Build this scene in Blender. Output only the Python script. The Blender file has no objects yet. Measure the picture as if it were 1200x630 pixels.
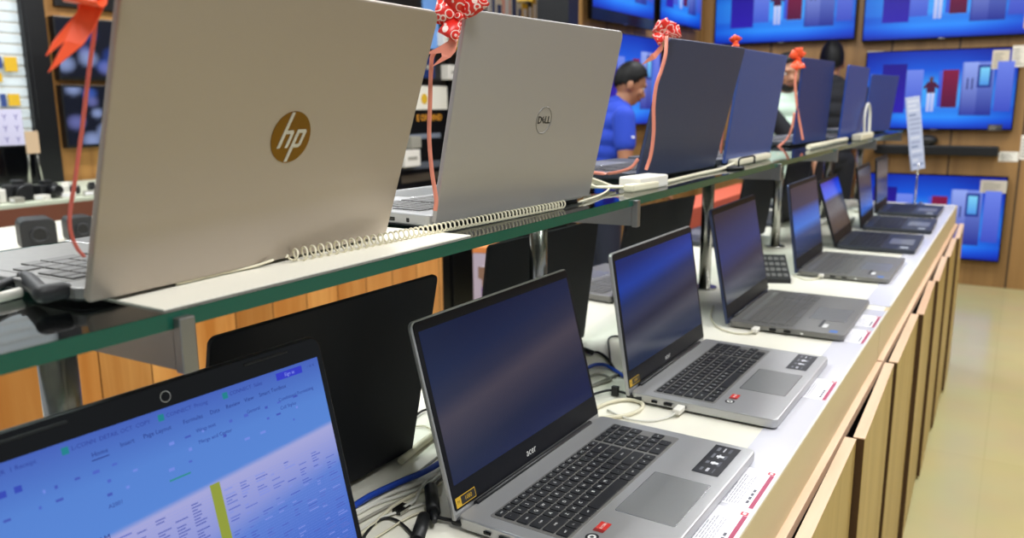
import bpy, bmesh, math, random
from mathutils import Vector as Vec, Matrix as Mat
random.seed(7)
R = math.radians
S = bpy.context.scene
COL = S.collection
G = 0.78                       # height of the display counters above the floor


# ------------------------------------------------------------------ colour, materials
def lin(c):
    if isinstance(c, str):
        c = [int(c[i:i + 2], 16) / 255 for i in (0, 2, 4)]
    return tuple(((x / 12.92) if x <= .04045 else ((x + .055) / 1.055) ** 2.4) for x in c[:3]) + (1.0,)


def mat(name, col, rough=.5, metal=0., emit=None, es=1., bump=0., bscale=200., spec=.5, coat=0.):
    m = bpy.data.materials.new(name)
    m.use_nodes = True
    nt = m.node_tree
    b = nt.nodes['Principled BSDF']
    b.inputs['Base Color'].default_value = lin(col)
    b.inputs['Roughness'].default_value = rough
    b.inputs['Metallic'].default_value = metal
    b.inputs['Specular IOR Level'].default_value = spec
    if coat:
        b.inputs['Coat Weight'].default_value = coat
        b.inputs['Coat Roughness'].default_value = .05
    if emit:
        b.inputs['Emission Color'].default_value = lin(emit)
        b.inputs['Emission Strength'].default_value = es
    # every surface carries a little procedural variation
    tc = nt.nodes.new('ShaderNodeTexCoord')
    nz = nt.nodes.new('ShaderNodeTexNoise')
    nz.inputs['Scale'].default_value = bscale
    nt.links.new(tc.outputs['Object'], nz.inputs['Vector'])
    mr = nt.nodes.new('ShaderNodeMapRange')
    mr.inputs['To Min'].default_value = max(0, rough - .04)
    mr.inputs['To Max'].default_value = min(1, rough + .04)
    nt.links.new(nz.outputs['Fac'], mr.inputs['Value'])
    nt.links.new(mr.outputs['Result'], b.inputs['Roughness'])
    if bump:
        bp = nt.nodes.new('ShaderNodeBump')
        bp.inputs['Strength'].default_value = bump
        bp.inputs['Distance'].default_value = .001
        nt.links.new(nz.outputs['Fac'], bp.inputs['Height'])
        nt.links.new(bp.outputs['Normal'], b.inputs['Normal'])
    return m


def wood(name, c1, c2, grain='Z', scale=14., rough=.45, seam=None, seamcol='2a1c10', seamaxis='Y'):
    """planks: stretched noise grain along one axis, optional dark seams between planks"""
    m = bpy.data.materials.new(name)
    m.use_nodes = True
    nt = m.node_tree
    L = nt.links.new
    b = nt.nodes['Principled BSDF']
    b.inputs['Roughness'].default_value = rough
    tc = nt.nodes.new('ShaderNodeTexCoord')
    mp = nt.nodes.new('ShaderNodeMapping')
    sc = {'X': (.06, 1, 1), 'Y': (1, .06, 1), 'Z': (1, 1, .06)}[grain]
    mp.inputs['Scale'].default_value = [s * scale for s in sc]
    L(tc.outputs['Object'], mp.inputs['Vector'])
    nz = nt.nodes.new('ShaderNodeTexNoise')
    nz.inputs['Scale'].default_value = 1.
    nz.inputs['Detail'].default_value = 5
    nz.inputs['Distortion'].default_value = .6
    L(mp.outputs['Vector'], nz.inputs['Vector'])
    cr = nt.nodes.new('ShaderNodeValToRGB')
    cr.color_ramp.elements[0].color = lin(c1)
    cr.color_ramp.elements[1].color = lin(c2)
    cr.color_ramp.elements[0].position = .34
    cr.color_ramp.elements[1].position = .66
    L(nz.outputs['Fac'], cr.inputs['Fac'])
    out = cr.outputs['Color']
    if seam:
        sx = nt.nodes.new('ShaderNodeSeparateXYZ')
        L(tc.outputs['Object'], sx.inputs['Vector'])
        a = nt.nodes.new('ShaderNodeMath'); a.operation = 'DIVIDE'
        a.inputs[1].default_value = seam
        L(sx.outputs[seamaxis], a.inputs[0])
        f = nt.nodes.new('ShaderNodeMath'); f.operation = 'FRACT'
        L(a.outputs[0], f.inputs[0])
        fl = nt.nodes.new('ShaderNodeMath'); fl.operation = 'FLOOR'
        L(a.outputs[0], fl.inputs[0])
        wn = nt.nodes.new('ShaderNodeTexWhiteNoise'); wn.noise_dimensions = '1D'
        L(fl.outputs[0], wn.inputs['W'])
        tone = nt.nodes.new('ShaderNodeMapRange')
        tone.inputs['To Min'].default_value = .78
        tone.inputs['To Max'].default_value = 1.1
        L(wn.outputs['Value'], tone.inputs['Value'])
        mul = nt.nodes.new('ShaderNodeMix'); mul.data_type = 'RGBA'; mul.blend_type = 'MULTIPLY'
        mul.inputs['Factor'].default_value = 1
        L(out, mul.inputs[6]); L(tone.outputs[0], mul.inputs[7])
        lt = nt.nodes.new('ShaderNodeMath'); lt.operation = 'LESS_THAN'
        lt.inputs[1].default_value = .03
        L(f.outputs[0], lt.inputs[0])
        mx = nt.nodes.new('ShaderNodeMix'); mx.data_type = 'RGBA'
        mx.inputs[7].default_value = lin(seamcol)
        L(lt.outputs[0], mx.inputs['Factor']); L(mul.outputs[2], mx.inputs[6])
        out = mx.outputs[2]
    L(out, b.inputs['Base Color'])
    return m


def attr_mat(name, emissive, rough=.3, strength=1., refl=.5):
    m = bpy.data.materials.new(name)
    m.use_nodes = True
    nt = m.node_tree
    b = nt.nodes['Principled BSDF']
    b.inputs['Roughness'].default_value = rough
    b.inputs['Specular IOR Level'].default_value = refl
    at = nt.nodes.new('ShaderNodeAttribute')
    at.attribute_name = 'Col'
    if emissive:
        b.inputs['Base Color'].default_value = (.004, .004, .005, 1)
        nt.links.new(at.outputs['Color'], b.inputs['Emission Color'])
        b.inputs['Emission Strength'].default_value = strength
    else:
        nt.links.new(at.outputs['Color'], b.inputs['Base Color'])
    return m


M = {}
M['silver'] = mat('silver_aluminium', 'b9b9b9', .36, .7, bump=.05, bscale=900)
M['champagne'] = mat('champagne_silver_lid', 'a1968a', .42, .55, bump=.03, bscale=1200)
M['dell'] = mat('warm_silver_lid', 'a6a2a0', .42, .55, bump=.03, bscale=1200)
M['graphite'] = mat('graphite_lid', '3f4866', .42, .5)
M['steelblue'] = mat('steel_blue_lid', '43599a', .42, .45)
M['navy'] = mat('navy_lid', '243a78', .42, .4)
M['slate'] = mat('slate_lid', '2c4a9c', .42, .4)
M['greydeck'] = mat('grey_metal_deck', '807f7c', .42, .6)
M['ironblk'] = mat('iron_grey_deck', '3c4048', .4, .5)
M['blackp'] = mat('black_plastic', '16171a', .42)
M['bezel'] = mat('dark_blue_grey_bezel', '0c0e15', .45, spec=.22)
M['blackm'] = mat('matt_black_lid', '0d1016', .6, bump=.1, bscale=1500, spec=.3)
M['blackg'] = mat('glossy_black', '050608', .12, spec=.35)
M['key'] = mat('black_key', '17181b', .45)
M['keyg'] = mat('grey_key', '5d5c5a', .45)
M['keytxt'] = mat('white_legend', 'e6e6e4', .5)
M['deckblk'] = mat('key_well', '8d8b88', .4, .6)
M['pad'] = mat('touchpad_surface', '8f908f', .3, .55)
M['chrome'] = mat('chrome_trim', 'cfcfcf', .15, 1.)
M['postm'] = mat('brushed_post_steel', 'b5b3ad', .22, 1.)
M['bracket'] = mat('satin_bracket_steel', '8f8e8c', .38, .9)
M['gold'] = mat('polished_emblem', '6f5226', .05, 1.)
M['cream'] = mat('cream_laminate', 'ebe7d8', .35, bump=.02, bscale=60)
M['apron'] = mat('beige_apron', 'cbb98f', .45)
M['rail'] = mat('clear_label_rail', 'd3d2da', .18)
M['paper'] = mat('white_paper', 'eceaee', .6)
M['ledge'] = wood('peach_wood_edge', 'e2bb9a', 'f5d6ba', 'Y', 20, .4)
M['doorside'] = mat('dark_brown_edge_band', '4a3018', .5)
M['door'] = wood('tan_wood_door', 'a98a4a', 'bd9f60', 'Z', 16, .42)
M['plank'] = wood('orange_wood_plank', 'bd7732', 'dc9f58', 'Z', 13, .38, seam=.148, seamcol='6b3f18', seamaxis='Y')
M['wallw'] = wood('brown_wall_wood', '8a6638', 'a87f4a', 'Z', 10, .5, seam=.42, seamcol='3a2816', seamaxis='X')
M['wallw2'] = wood('brown_wall_wood_side', '8a6638', 'a87f4a', 'Z', 10, .5, seam=.42, seamcol='3a2816', seamaxis='Y')
M['white'] = mat('white_plastic', 'e4e0d6', .4)
M['creamp'] = mat('cream_cable_jacket', 'd9d2b8', .45)
M['whitec'] = mat('white_cable_jacket', 'dedcd2', .4)
M['greyc'] = mat('grey_cable_jacket', '9b988c', .45)
M['bluec'] = mat('blue_cable_jacket', '1f48b4', .4)
M['rubber'] = mat('black_rubber', '121315', .5, bump=.2, bscale=500)
M['red'] = mat('red_orange_ribbon', 'f2562c', .35)
M['pink'] = mat('salmon_ribbon', 'e08a74', .3)
M['orange'] = mat('orange_red_card', 'c75a3c', .6)
M['dark'] = mat('black_fixture', '0e0f12', .35)
M['brownband'] = mat('red_brown_fascia', '7c4a36', .45)
M['yellow'] = mat('yellow_card', 'd9ad22', .55)
M['skin'] = mat('skin', '9c6b4d', .55, bump=.05, bscale=80)
M['skinl'] = mat('skin_light', 'a37458', .55, bump=.05, bscale=80)
M['hair'] = mat('black_hair', '0b0a0a', .55, bump=.6, bscale=160)
M['polo'] = mat('royal_blue_cotton', '1c3fb4', .8, bump=.3, bscale=500)
M['jeans'] = mat('dark_denim', '1d2436', .8, bump=.3, bscale=500)
M['mint'] = mat('pale_mint_cotton', 'c5dccb', .8, bump=.3, bscale=500)
M['darkcloth'] = mat('dark_cloth', '12141c', .85, bump=.3, bscale=400)
M['eye'] = mat('eye_white', 'd8d4cc', .3)
M['iris'] = mat('dark_iris', '140c08', .2)
M['lip'] = mat('lip', '7a4438', .5)
M['screen'] = attr_mat('lit_laptop_display', True, .16, 1., .22)
M['tv'] = attr_mat('lit_tv_display', True, .35, 1.05, .2)
M['print'] = attr_mat('printed_card', False, .45)


def mat_ribbon():
    m = bpy.data.materials.new('red_ribbon_with_white_swirls')
    m.use_nodes = True
    nt = m.node_tree; L = nt.links.new
    b = nt.nodes['Principled BSDF']; b.inputs['Roughness'].default_value = .35
    tc = nt.nodes.new('ShaderNodeTexCoord')
    vo = nt.nodes.new('ShaderNodeTexVoronoi'); vo.feature = 'F1'; vo.inputs['Scale'].default_value = 95
    L(tc.outputs['Object'], vo.inputs['Vector'])
    a = nt.nodes.new('ShaderNodeMath'); a.operation = 'MULTIPLY'; a.inputs[1].default_value = 16
    L(vo.outputs['Distance'], a.inputs[0])
    s = nt.nodes.new('ShaderNodeMath'); s.operation = 'SINE'
    L(a.outputs[0], s.inputs[0])
    gt = nt.nodes.new('ShaderNodeMath'); gt.operation = 'GREATER_THAN'; gt.inputs[1].default_value = .72
    L(s.outputs[0], gt.inputs[0])
    mx = nt.nodes.new('ShaderNodeMix'); mx.data_type = 'RGBA'
    mx.inputs[6].default_value = lin('e0281f'); mx.inputs[7].default_value = lin('f6d9d0')
    L(gt.outputs[0], mx.inputs['Factor'])
    L(mx.outputs[2], b.inputs['Base Color'])
    return m


M['swirl'] = mat_ribbon()


def mat_floor():
    m = bpy.data.materials.new('olive_cream_floor_tile')
    m.use_nodes = True
    nt = m.node_tree; L = nt.links.new
    b = nt.nodes['Principled BSDF']
    b.inputs['Roughness'].default_value = .2
    tc = nt.nodes.new('ShaderNodeTexCoord')
    br = nt.nodes.new('ShaderNodeTexBrick')
    br.offset = 0
    br.inputs['Scale'].default_value = 1
    br.inputs['Brick Width'].default_value = .8
    br.inputs['Row Height'].default_value = .8
    br.inputs['Mortar Size'].default_value = .003
    br.inputs['Color1'].default_value = lin('c2b888')
    br.inputs['Color2'].default_value = lin('c6bc8c')
    br.inputs['Mortar'].default_value = lin('bfb585')
    L(tc.outputs['Object'], br.inputs['Vector'])
    nz = nt.nodes.new('ShaderNodeTexNoise'); nz.inputs['Scale'].default_value = 3
    L(tc.outputs['Object'], nz.inputs['Vector'])
    mx = nt.nodes.new('ShaderNodeMix'); mx.data_type = 'RGBA'; mx.blend_type = 'OVERLAY'
    mx.inputs['Factor'].default_value = .12
    L(br.outputs['Color'], mx.inputs[6]); L(nz.outputs['Color'], mx.inputs[7])
    L(mx.outputs[2], b.inputs['Base Color'])
    return m


M['floor'] = mat_floor()


def mat_glass():
    m = bpy.data.materials.new('clear_shelf_glass')
    m.use_nodes = True
    nt = m.node_tree; L = nt.links.new
    nt.nodes.remove(nt.nodes['Principled BSDF'])
    out = nt.nodes['Material Output']
    tr = nt.nodes.new('ShaderNodeBsdfTransparent'); tr.inputs['Color'].default_value = (.90, .965, .93, 1)
    gl = nt.nodes.new('ShaderNodeBsdfGlossy'); gl.inputs['Roughness'].default_value = .03
    fr = nt.nodes.new('ShaderNodeFresnel'); fr.inputs['IOR'].default_value = 1.6
    mx = nt.nodes.new('ShaderNodeMixShader')
    L(fr.outputs[0], mx.inputs[0]); L(tr.outputs[0], mx.inputs[1]); L(gl.outputs[0], mx.inputs[2])
    L(mx.outputs[0], out.inputs['Surface'])
    return m


M['glass'] = mat_glass()
M['glassedge'] = mat('green_glass_edge', '174f40', .12, bscale=30)


# ------------------------------------------------------------------ mesh builder
class MB:
    def __init__(s):
        s.bm = bmesh.new()
        s.col = s.bm.loops.layers.float_color.new('Col')
        s.T = Mat.Identity(4)

    def face(s, pts, mi=0, cols=None):
        vs = [s.bm.verts.new(s.T @ Vec(p)) for p in pts]
        try:
            f = s.bm.faces.new(vs)
        except ValueError:
            return None
        f.material_index = mi
        if cols is not None:
            for i, l in enumerate(f.loops):
                l[s.col] = cols[i] if isinstance(cols, list) else cols
        return f

    def grid_rings(s, rings, mi=0, cap0=True, cap1=True, closed=True, smooth=True, cols=None):
        vr = [[s.bm.verts.new(s.T @ Vec(p)) for p in r] for r in rings]
        n = len(vr[0])
        for a, b in zip(vr[:-1], vr[1:]):
            for i in range(n if closed else n - 1):
                j = (i + 1) % n
                f = s.bm.faces.new((a[i], a[j], b[j], b[i]))
                f.material_index = mi; f.smooth = smooth
        for ring, do, flip in ((vr[0], cap0, True), (vr[-1], cap1, False)):
            if do and closed:
                f = s.bm.faces.new(list(reversed(ring)) if flip else ring)
                f.material_index = mi
        return vr

    def box(s, a, b, mi=0, bev=0., seg=2):
        x0, y0, z0 = [min(p, q) for p, q in zip(a, b)]
        x1, y1, z1 = [max(p, q) for p, q in zip(a, b)]
        t = bmesh.new()
        bmesh.ops.create_cube(t, size=1)
        for v in t.verts:
            v.co = Vec(((x0 + x1) / 2 + v.co.x * (x1 - x0), (y0 + y1) / 2 + v.co.y * (y1 - y0), (z0 + z1) / 2 + v.co.z * (z1 - z0)))
        if bev:
            bmesh.ops.bevel(t, geom=t.edges[:] + t.verts[:], offset=bev, segments=seg, affect='EDGES', profile=.5)
        s.merge(t, mi)

    def merge(s, t, mi=None, cols=None, smooth=None):
        mp = {}
        for v in t.verts:
            mp[v] = s.bm.verts.new(s.T @ v.co)
        for f in t.faces:
            try:
                g = s.bm.faces.new([mp[v] for v in f.verts])
            except ValueError:
                continue
            g.material_index = mi if mi is not None else f.material_index
            g.smooth = f.smooth if smooth is None else smooth
            if cols is not None:
                for l in g.loops:
                    l[s.col] = cols
        t.free()

    def slab(s, w, h, t, r, mi=0, edge=.0012, origin=(0, 0, 0), n=6, radii=None):
        """rounded rectangle w (x) by h (y), thickness t (z) with softened edges, corner at origin = centre of low y side"""
        def ring(ins, z):
            pts = []
            rr = radii or (r, r, r, r)
            for k, (cx, cy, a0) in enumerate(((w / 2, 0, -90), (w / 2, h, 0), (-w / 2, h, 90), (-w / 2, 0, 180))):
                rk = rr[k]
                sx = -1 if cx > 0 else 1
                sy = 1 if cy == 0 else -1
                ox, oy = cx + sx * rk, cy + sy * rk
                for i in range(n + 1):
                    a = R(a0 + 90 * i / n)
                    pts.append((origin[0] + ox + (rk - ins) * math.cos(a), origin[1] + oy + (rk - ins) * math.sin(a), origin[2] + z))
            return pts
        e = min(edge, t * .45)
        rings = [ring(e, 0), ring(e * .3, e * .3), ring(0, e), ring(0, t - e), ring(e * .3, t - e * .3), ring(e, t)]
        s.grid_rings(rings, mi, smooth=False)

    def cyl(s, p0, p1, r0, r1=None, mi=0, n=20, cap=True):
        r1 = r0 if r1 is None else r1
        p0, p1 = Vec(p0), Vec(p1)
        d = (p1 - p0).normalized()
        a = d.orthogonal().normalized(); b = d.cross(a)
        rg = lambda p, r: [p + (a * math.cos(2 * math.pi * i / n) + b * math.sin(2 * math.pi * i / n)) * r for i in range(n)]
        s.grid_rings([rg(p0, r0), rg(p1, r1)], mi, cap, cap)

    def capsule(s, p0, p1, r0, r1=None, mi=0, n=16, m=5):
        r1 = r0 if r1 is None else r1
        p0, p1 = Vec(p0), Vec(p1)
        d = (p1 - p0).normalized()
        a = d.orthogonal().normalized(); b = d.cross(a)
        rings = []
        for k in range(m + 1):
            t = -90 + 90 * k / m
            rings.append((p0 + d * r0 * math.sin(R(t)), max(r0 * math.cos(R(t)), 1e-5)))
        for k in range(m + 1):
            t = 90 * k / m
            rings.append((p1 + d * r1 * math.sin(R(t)), max(r1 * math.cos(R(t)), 1e-5)))
        s.grid_rings([[p + (a * math.cos(2 * math.pi * i / n) + b * math.sin(2 * math.pi * i / n)) * r for i in range(n)] for p, r in rings], mi)

    def ball(s, c, r, mi=0, n=20, m=12):
        if not hasattr(r, '__len__'):
            r = (r, r, r)
        rings = []
        for k in range(m + 1):
            t = R(-90 + 180 * k / m)
            cr = max(math.cos(t), 1e-4)
            rings.append([(c[0] + r[0] * cr * math.cos(2 * math.pi * i / n), c[1] + r[1] * cr * math.sin(2 * math.pi * i / n), c[2] + r[2] * math.sin(t)) for i in range(n)])
        s.grid_rings(rings, mi)

    def tube(s, pts, r, mi=0, n=8, sub=6, smooth=True):
        P = [Vec(p) for p in pts]
        if smooth and len(P) > 2:
            Q = []
            E = [P[0] * 2 - P[1]] + P + [P[-1] * 2 - P[-2]]
            for i in range(1, len(E) - 2):
                for k in range(sub):
                    t = k / sub
                    a, b, c, d = E[i - 1], E[i], E[i + 1], E[i + 2]
                    Q.append(.5 * ((2 * b) + (c - a) * t + (2 * a - 5 * b + 4 * c - d) * t * t + (-a + 3 * b - 3 * c + d) * t ** 3))
            Q.append(P[-1]); P = Q
        rings = []
        up = None
        for i, p in enumerate(P):
            d = (P[min(i + 1, len(P) - 1)] - P[max(i - 1, 0)])
            if d.length < 1e-9:
                continue
            d.normalize()
            if up is None:
                up = d.orthogonal().normalized()
            up = (up - d * up.dot(d))
            up = up.normalized() if up.length > 1e-6 else d.orthogonal().normalized()
            b = d.cross(up)
            rr = r(i / (len(P) - 1)) if callable(r) else r
            rings.append([p + (up * math.cos(2 * math.pi * k / n) + b * math.sin(2 * math.pi * k / n)) * rr for k in range(n)])
        s.grid_rings(rings, mi)
        return P

    def ribbon(s, pts, w, side, mi=0, th=.0005, sub=8, wf=None):
        """flat strip along pts, width w across the direction 'side', with thickness"""
        P = [Vec(p) for p in pts]
        Q = []
        E = [P[0] * 2 - P[1]] + P + [P[-1] * 2 - P[-2]]
        for i in range(1, len(E) - 2):
            for k in range(sub):
                t = k / sub
                a, b, c, d = E[i - 1], E[i], E[i + 1], E[i + 2]
                Q.append(.5 * ((2 * b) + (c - a) * t + (2 * a - 5 * b + 4 * c - d) * t * t + (-a + 3 * b - 3 * c + d) * t ** 3))
        Q.append(P[-1])
        rings = []
        sd = Vec(side).normalized()
        for i, p in enumerate(Q):
            d = (Q[min(i + 1, len(Q) - 1)] - Q[max(i - 1, 0)]).normalized()
            n_ = d.cross(sd)
            n_ = n_.normalized() if n_.length > 1e-5 else Vec((1, 0, 0))
            ww = w * (wf(i / (len(Q) - 1)) if wf else 1)
            s2 = n_.cross(d).normalized()
            rings.append([p + s2 * ww / 2 + n_ * th, p - s2 * ww / 2 + n_ * th, p - s2 * ww / 2 - n_ * th, p + s2 * ww / 2 - n_ * th])
        s.grid_rings(rings, mi)

    def prism(s, poly, z0, z1, mi=0, cols=None):
        """poly in local xy extruded along z"""
        a = [s.bm.verts.new(s.T @ Vec((x, y, z0))) for x, y in poly]
        b = [s.bm.verts.new(s.T @ Vec((x, y, z1))) for x, y in poly]
        n = len(poly)
        fs = []
        for i in range(n):
            j = (i + 1) % n
            fs.append(s.bm.faces.new((a[i], a[j], b[j], b[i])))
        fs.append(s.bm.faces.new(list(reversed(a)))); fs.append(s.bm.faces.new(b))
        for f in fs:
            f.material_index = mi
            if cols is not None:
                for l in f.loops:
                    l[s.col] = cols

    def text(s, txt, size, mx, mi=0, cols=None, extrude=0., shear=0., align='CENTER', bold=0.):
        c = bpy.data.curves.new('lettering', 'FONT')
        c.body = txt; c.size = size; c.extrude = extrude; c.shear = shear
        c.align_x = align; c.align_y = 'CENTER'; c.offset = bold
        c.resolution_u = 2
        o = bpy.data.objects.new('lettering', c)
        COL.objects.link(o)
        dg = bpy.context.evaluated_depsgraph_get()
        me = bpy.data.meshes.new_from_object(o.evaluated_get(dg))
        t = bmesh.new(); t.from_mesh(me)
        bmesh.ops.transform(t, matrix=mx, verts=t.verts)
        s.merge(t, mi, cols)
        bpy.data.objects.remove(o); bpy.data.curves.remove(c); bpy.data.meshes.remove(me)

    def build(s, name, mats, parent=None, mx=None):
        bm = s.bm
        bmesh.ops.recalc_face_normals(bm, faces=[f for f in bm.faces])
        me = bpy.data.meshes.new(name)
        bm.to_mesh(me); bm.free()
        for m in (mats if isinstance(mats, (list, tuple)) else [mats]):
            me.materials.append(M[m] if isinstance(m, str) else m)
        o = bpy.data.objects.new(name, me)
        COL.objects.link(o)
        if parent: o.parent = parent
        if mx is not None: o.matrix_local = mx
        return o


def flat(name, mats, parent, fn, mx=None):
    """open flat artwork (screen pictures, stickers): no normal recalculation needed"""
    b = MB(); fn(b)
    return b.build(name, mats, parent, mx)


def tag(o, label=None, cat=None, group=None, kind=None):
    if label: o['label'] = label
    if cat: o['category'] = cat
    if group: o['group'] = group
    if kind: o['kind'] = kind
    return o


def empty(name, loc=(0, 0, 0), rz=0., label=None, cat=None, group=None):
    o = bpy.data.objects.new(name, None)
    o.empty_display_size = .05
    COL.objects.link(o)
    o.location = loc; o.rotation_euler = (0, 0, rz)
    return tag(o, label, cat, group)


def boxes(name, m, parent, *bs, bev=.001):
    b = MB()
    for a, c in bs: b.box(a, c, 0, bev)
    return b.build(name, m, parent)


# ------------------------------------------------------------------ camera
F = 947.3545
yaw, pitch, roll, CH = 0.5581, 0.2008, -0.0073, 0.4846
cf = Vec((-math.sin(yaw) * math.cos(pitch), math.cos(yaw) * math.cos(pitch), -math.sin(pitch)))
cr0 = Vec((math.cos(yaw), math.sin(yaw), 0))
cu0 = cr0.cross(cf)
cr = cr0 * math.cos(roll) + cu0 * math.sin(roll)
cu = cu0 * math.cos(roll) - cr0 * math.sin(roll)
CP = Vec((0, 0, CH + G))


def at(px, py, depth):
    """world point seen at photo pixel (px,py), depth metres in front of the camera"""
    return CP + (cf + cr * ((px - 600) / F) - cu * ((py - 315) / F)) * depth


def onz(px, py, z):
    d = cf + cr * ((px - 600) / F) - cu * ((py - 315) / F)
    return CP + d * ((z + G - CP.z) / d.z)


cam = bpy.data.cameras.new('camera')
cam.sensor_width = 36; cam.lens = F / 1200 * 36
cam.clip_start = .02
cam.dof.use_dof = True
cam.dof.focus_distance = .95
cam.dof.aperture_fstop = 6.0
co = bpy.data.objects.new('camera', cam); COL.objects.link(co)
co.matrix_world = Mat(((cr.x, cu.x, -cf.x, CP.x), (cr.y, cu.y, -cf.y, CP.y), (cr.z, cu.z, -cf.z, CP.z), (0, 0, 0, 1)))
S.camera = co


# ------------------------------------------------------------------ room
WY = 6.4                                    # the wall of televisions
def struct(name, m, a, b, bev=0):
    o = boxes(name, m, None, (a, b), bev=bev); o['kind'] = 'structure'; return o


struct('floor', 'floor', (-7, -2, -.06), (4.5, 7.2, 0))
struct('wall_far', 'wallw', (-2.25, WY, 0), (4.5, WY + .12, 3.0))
struct('wall_left', 'wallw2', (-2.34, 4.2, 0), (-2.2, WY, 3.0))
struct('trim_1', 'dark', (-2.37, 4.08, 0), (-2.17, 4.2, 3.0))
struct('wall_back', mat('store_back_wall', '3a332c', .7), (-7, 1.0, 0), (-6.9, 7.2, 3.0))
struct('wall_end', mat('store_end_wall', '3a332c', .7), (-7, 7.08, 0), (-2.25, 7.2, 3.0))
struct('ceiling', mat('ceiling_paint', 'd8d6d0', .8), (-7, -2, 3.0), (4.5, 7.2, 3.06))


# ------------------------------------------------------------------ display counters
def counter(y0, y1, label, seamdoors, xb=-.975):
    c = empty('display_counter', (0, 0, 0), 0, label, 'counter', 'counter run carrying the lower laptops')
    b = MB(); b.box((xb, y0, G - .03), (-.236, y1, G), 0, .001); b.build('worktop', 'cream', c)
    b = MB(); b.box((-.236, y0, G - .086), (-.226, y1, G), 0, .0008); b.box((xb, y0, G - .086), (xb + .01, y1, G - .03), 0, .0008)
    b.build('apron', 'apron', c)
    b = MB(); b.box((xb + .03, y0 + .005, .08), (-.232, y1 - .005, G - .031), 0); b.build('carcass', 'dark', c)
    b = MB(); b.box((xb + .08, y0 + .01, 0), (-.27, y1 - .01, .08), 0); b.build('plinth', 'dark', c)
    b = MB(); b.box((-.231, y0 + .002, G - .105), (-.2145, y1 - .002, G - .0865), 0, .0008); b.build('ledge', 'ledge', c)
    for p, q, off in seamdoors:
        p_, q_ = p + .004, q - .004
        xi, xo = -.2095, -.1905
        poly = [(xi + off, p_), (xo + off, p_), (xo, q_), (xi, q_)]          # hinged at the far side, a touch ajar at the near side
        b = MB(); b.prism(poly, .012, G - .088); d = b.build('door', 'door', c)
        b = MB(); b.prism(poly, G - .0879, G - .0862); b.build('door_edge_band', 'ledge', d)
        b = MB(); b.prism([(xi + off, p_ - .0014), (xo + off - .0008, p_ - .0014), (xo + off - .0008, p_ + .0003), (xi + off, p_ + .0003)], .012, G - .0885); b.build('door_side_band', 'doorside', d)
    return c


counter(-.3, 1.91, 'near length of the cream topped counter with tan cabinet doors', [(-.3, .0, .004), (0, .48, .006), (.48, .955, .007), (.955, 1.43, .006), (1.43, 1.91, .0125)])
counter(1.916, 4.36, 'far length of the cream topped counter ending before the television wall', [(1.916, 2.41, .006), (2.41, 2.9, .012), (2.9, 3.39, .01), (3.39, 3.88, .008), (3.88, 4.36, .01)])


# the clear price rail along the customers' edge, with printed cards slid in
def rail(y0, y1, label):
    c = empty('price_rail', (0, 0, G), 0, label, 'price rail', 'price rails along the counter edge')
    b = MB(); b.box((-.2885, y0, .0003), (-.2285, y1, .0013)); b.build('backing_strip', 'rail', c)
    b = MB(); b.box((-.2295, y0, .0003), (-.2262, y1, .0034), 0, .0006); b.build('outer_lip', 'white', c)


rail(-.25, 2.03, 'pale lilac label rail on the near counter edge')
rail(2.08, 4.33, 'pale lilac label rail on the far counter edge')


def price_card(y0, y1, label, big=True, x0=-.284, x1=-.2315):
    """card read from the aisle: its text runs along +y, its foot is at the aisle side with a maroon band"""
    def fn(b):
        z = .0016
        b.face([(x0, y0, z), (x1, y0, z), (x1, y1, z), (x0, y1, z)], 0, lin('efedf3'))
        z += .0002
        b.face([(x1 - .006, y0 + .001, z), (x1 - .0005, y0 + .001, z), (x1 - .0005, y1 - .012, z), (x1 - .006, y1 - .012, z)], 0, lin('a83a5c'))
        b.face([(x1 - .010, y1 - .011, z), (x1 - .001, y1 - .011, z), (x1 - .001, y1 - .002, z), (x1 - .010, y1 - .002, z)], 0, lin('c23a4c'))
        b.face([(x1 - .0075, y1 - .009, z + .0001), (x1 - .0035, y1 - .009, z + .0001), (x1 - .0035, y1 - .004, z + .0001), (x1 - .0075, y1 - .004, z + .0001)], 0, lin('f4eef0'))
        rnd = random.Random(int(y0 * 1000))
        x = x0 + .004
        k = 0
        while x < x1 - .02:
            y = y0 + .004
            while y < y1 - (.03 if k % 3 else .05):
                l = rnd.uniform(.004, .012)
                b.face([(x, y, z), (x + .0011, y, z), (x + .0011, y + l, z), (x, y + l, z)], 0, lin('9a9aa6'))
                y += l + .002
            x += .0034; k += 1
        for q in range(4):
            yy = y0 + .012 + q * .011
            b.face([(x1 - .013, yy, z), (x1 - .0095, yy, z), (x1 - .0095, yy + .008, z), (x1 - .013, yy + .008, z)], 0, lin('55535f'))
    o = flat('price_card', 'print', None, fn)
    o.location.z = G
    return tag(o, label, 'price card', 'price cards in the counter rail')


price_card(.795, .909, 'white price card nearest the camera in front of the near silver laptop')
price_card(.918, 1.033, 'white price card with maroon band beside the near laptop front corner')
price_card(1.345, 1.455, 'pale price card in front of the second silver laptop', x0=-.272)
price_card(1.72, 1.83, 'nearer of two price cards in front of the grey laptop beyond', x0=-.272)
price_card(1.86, 1.97, 'farther of two price cards in front of the grey laptop, by the rail joint', x0=-.272)


# ------------------------------------------------------------------ laptops
LIDT = Mat(((1, 0, 0, 0), (0, 0, 1, 0), (0, 1, 0, 0), (0, 0, 0, 1)))      # (x, up, depth) -> (x, depth, up)


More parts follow.
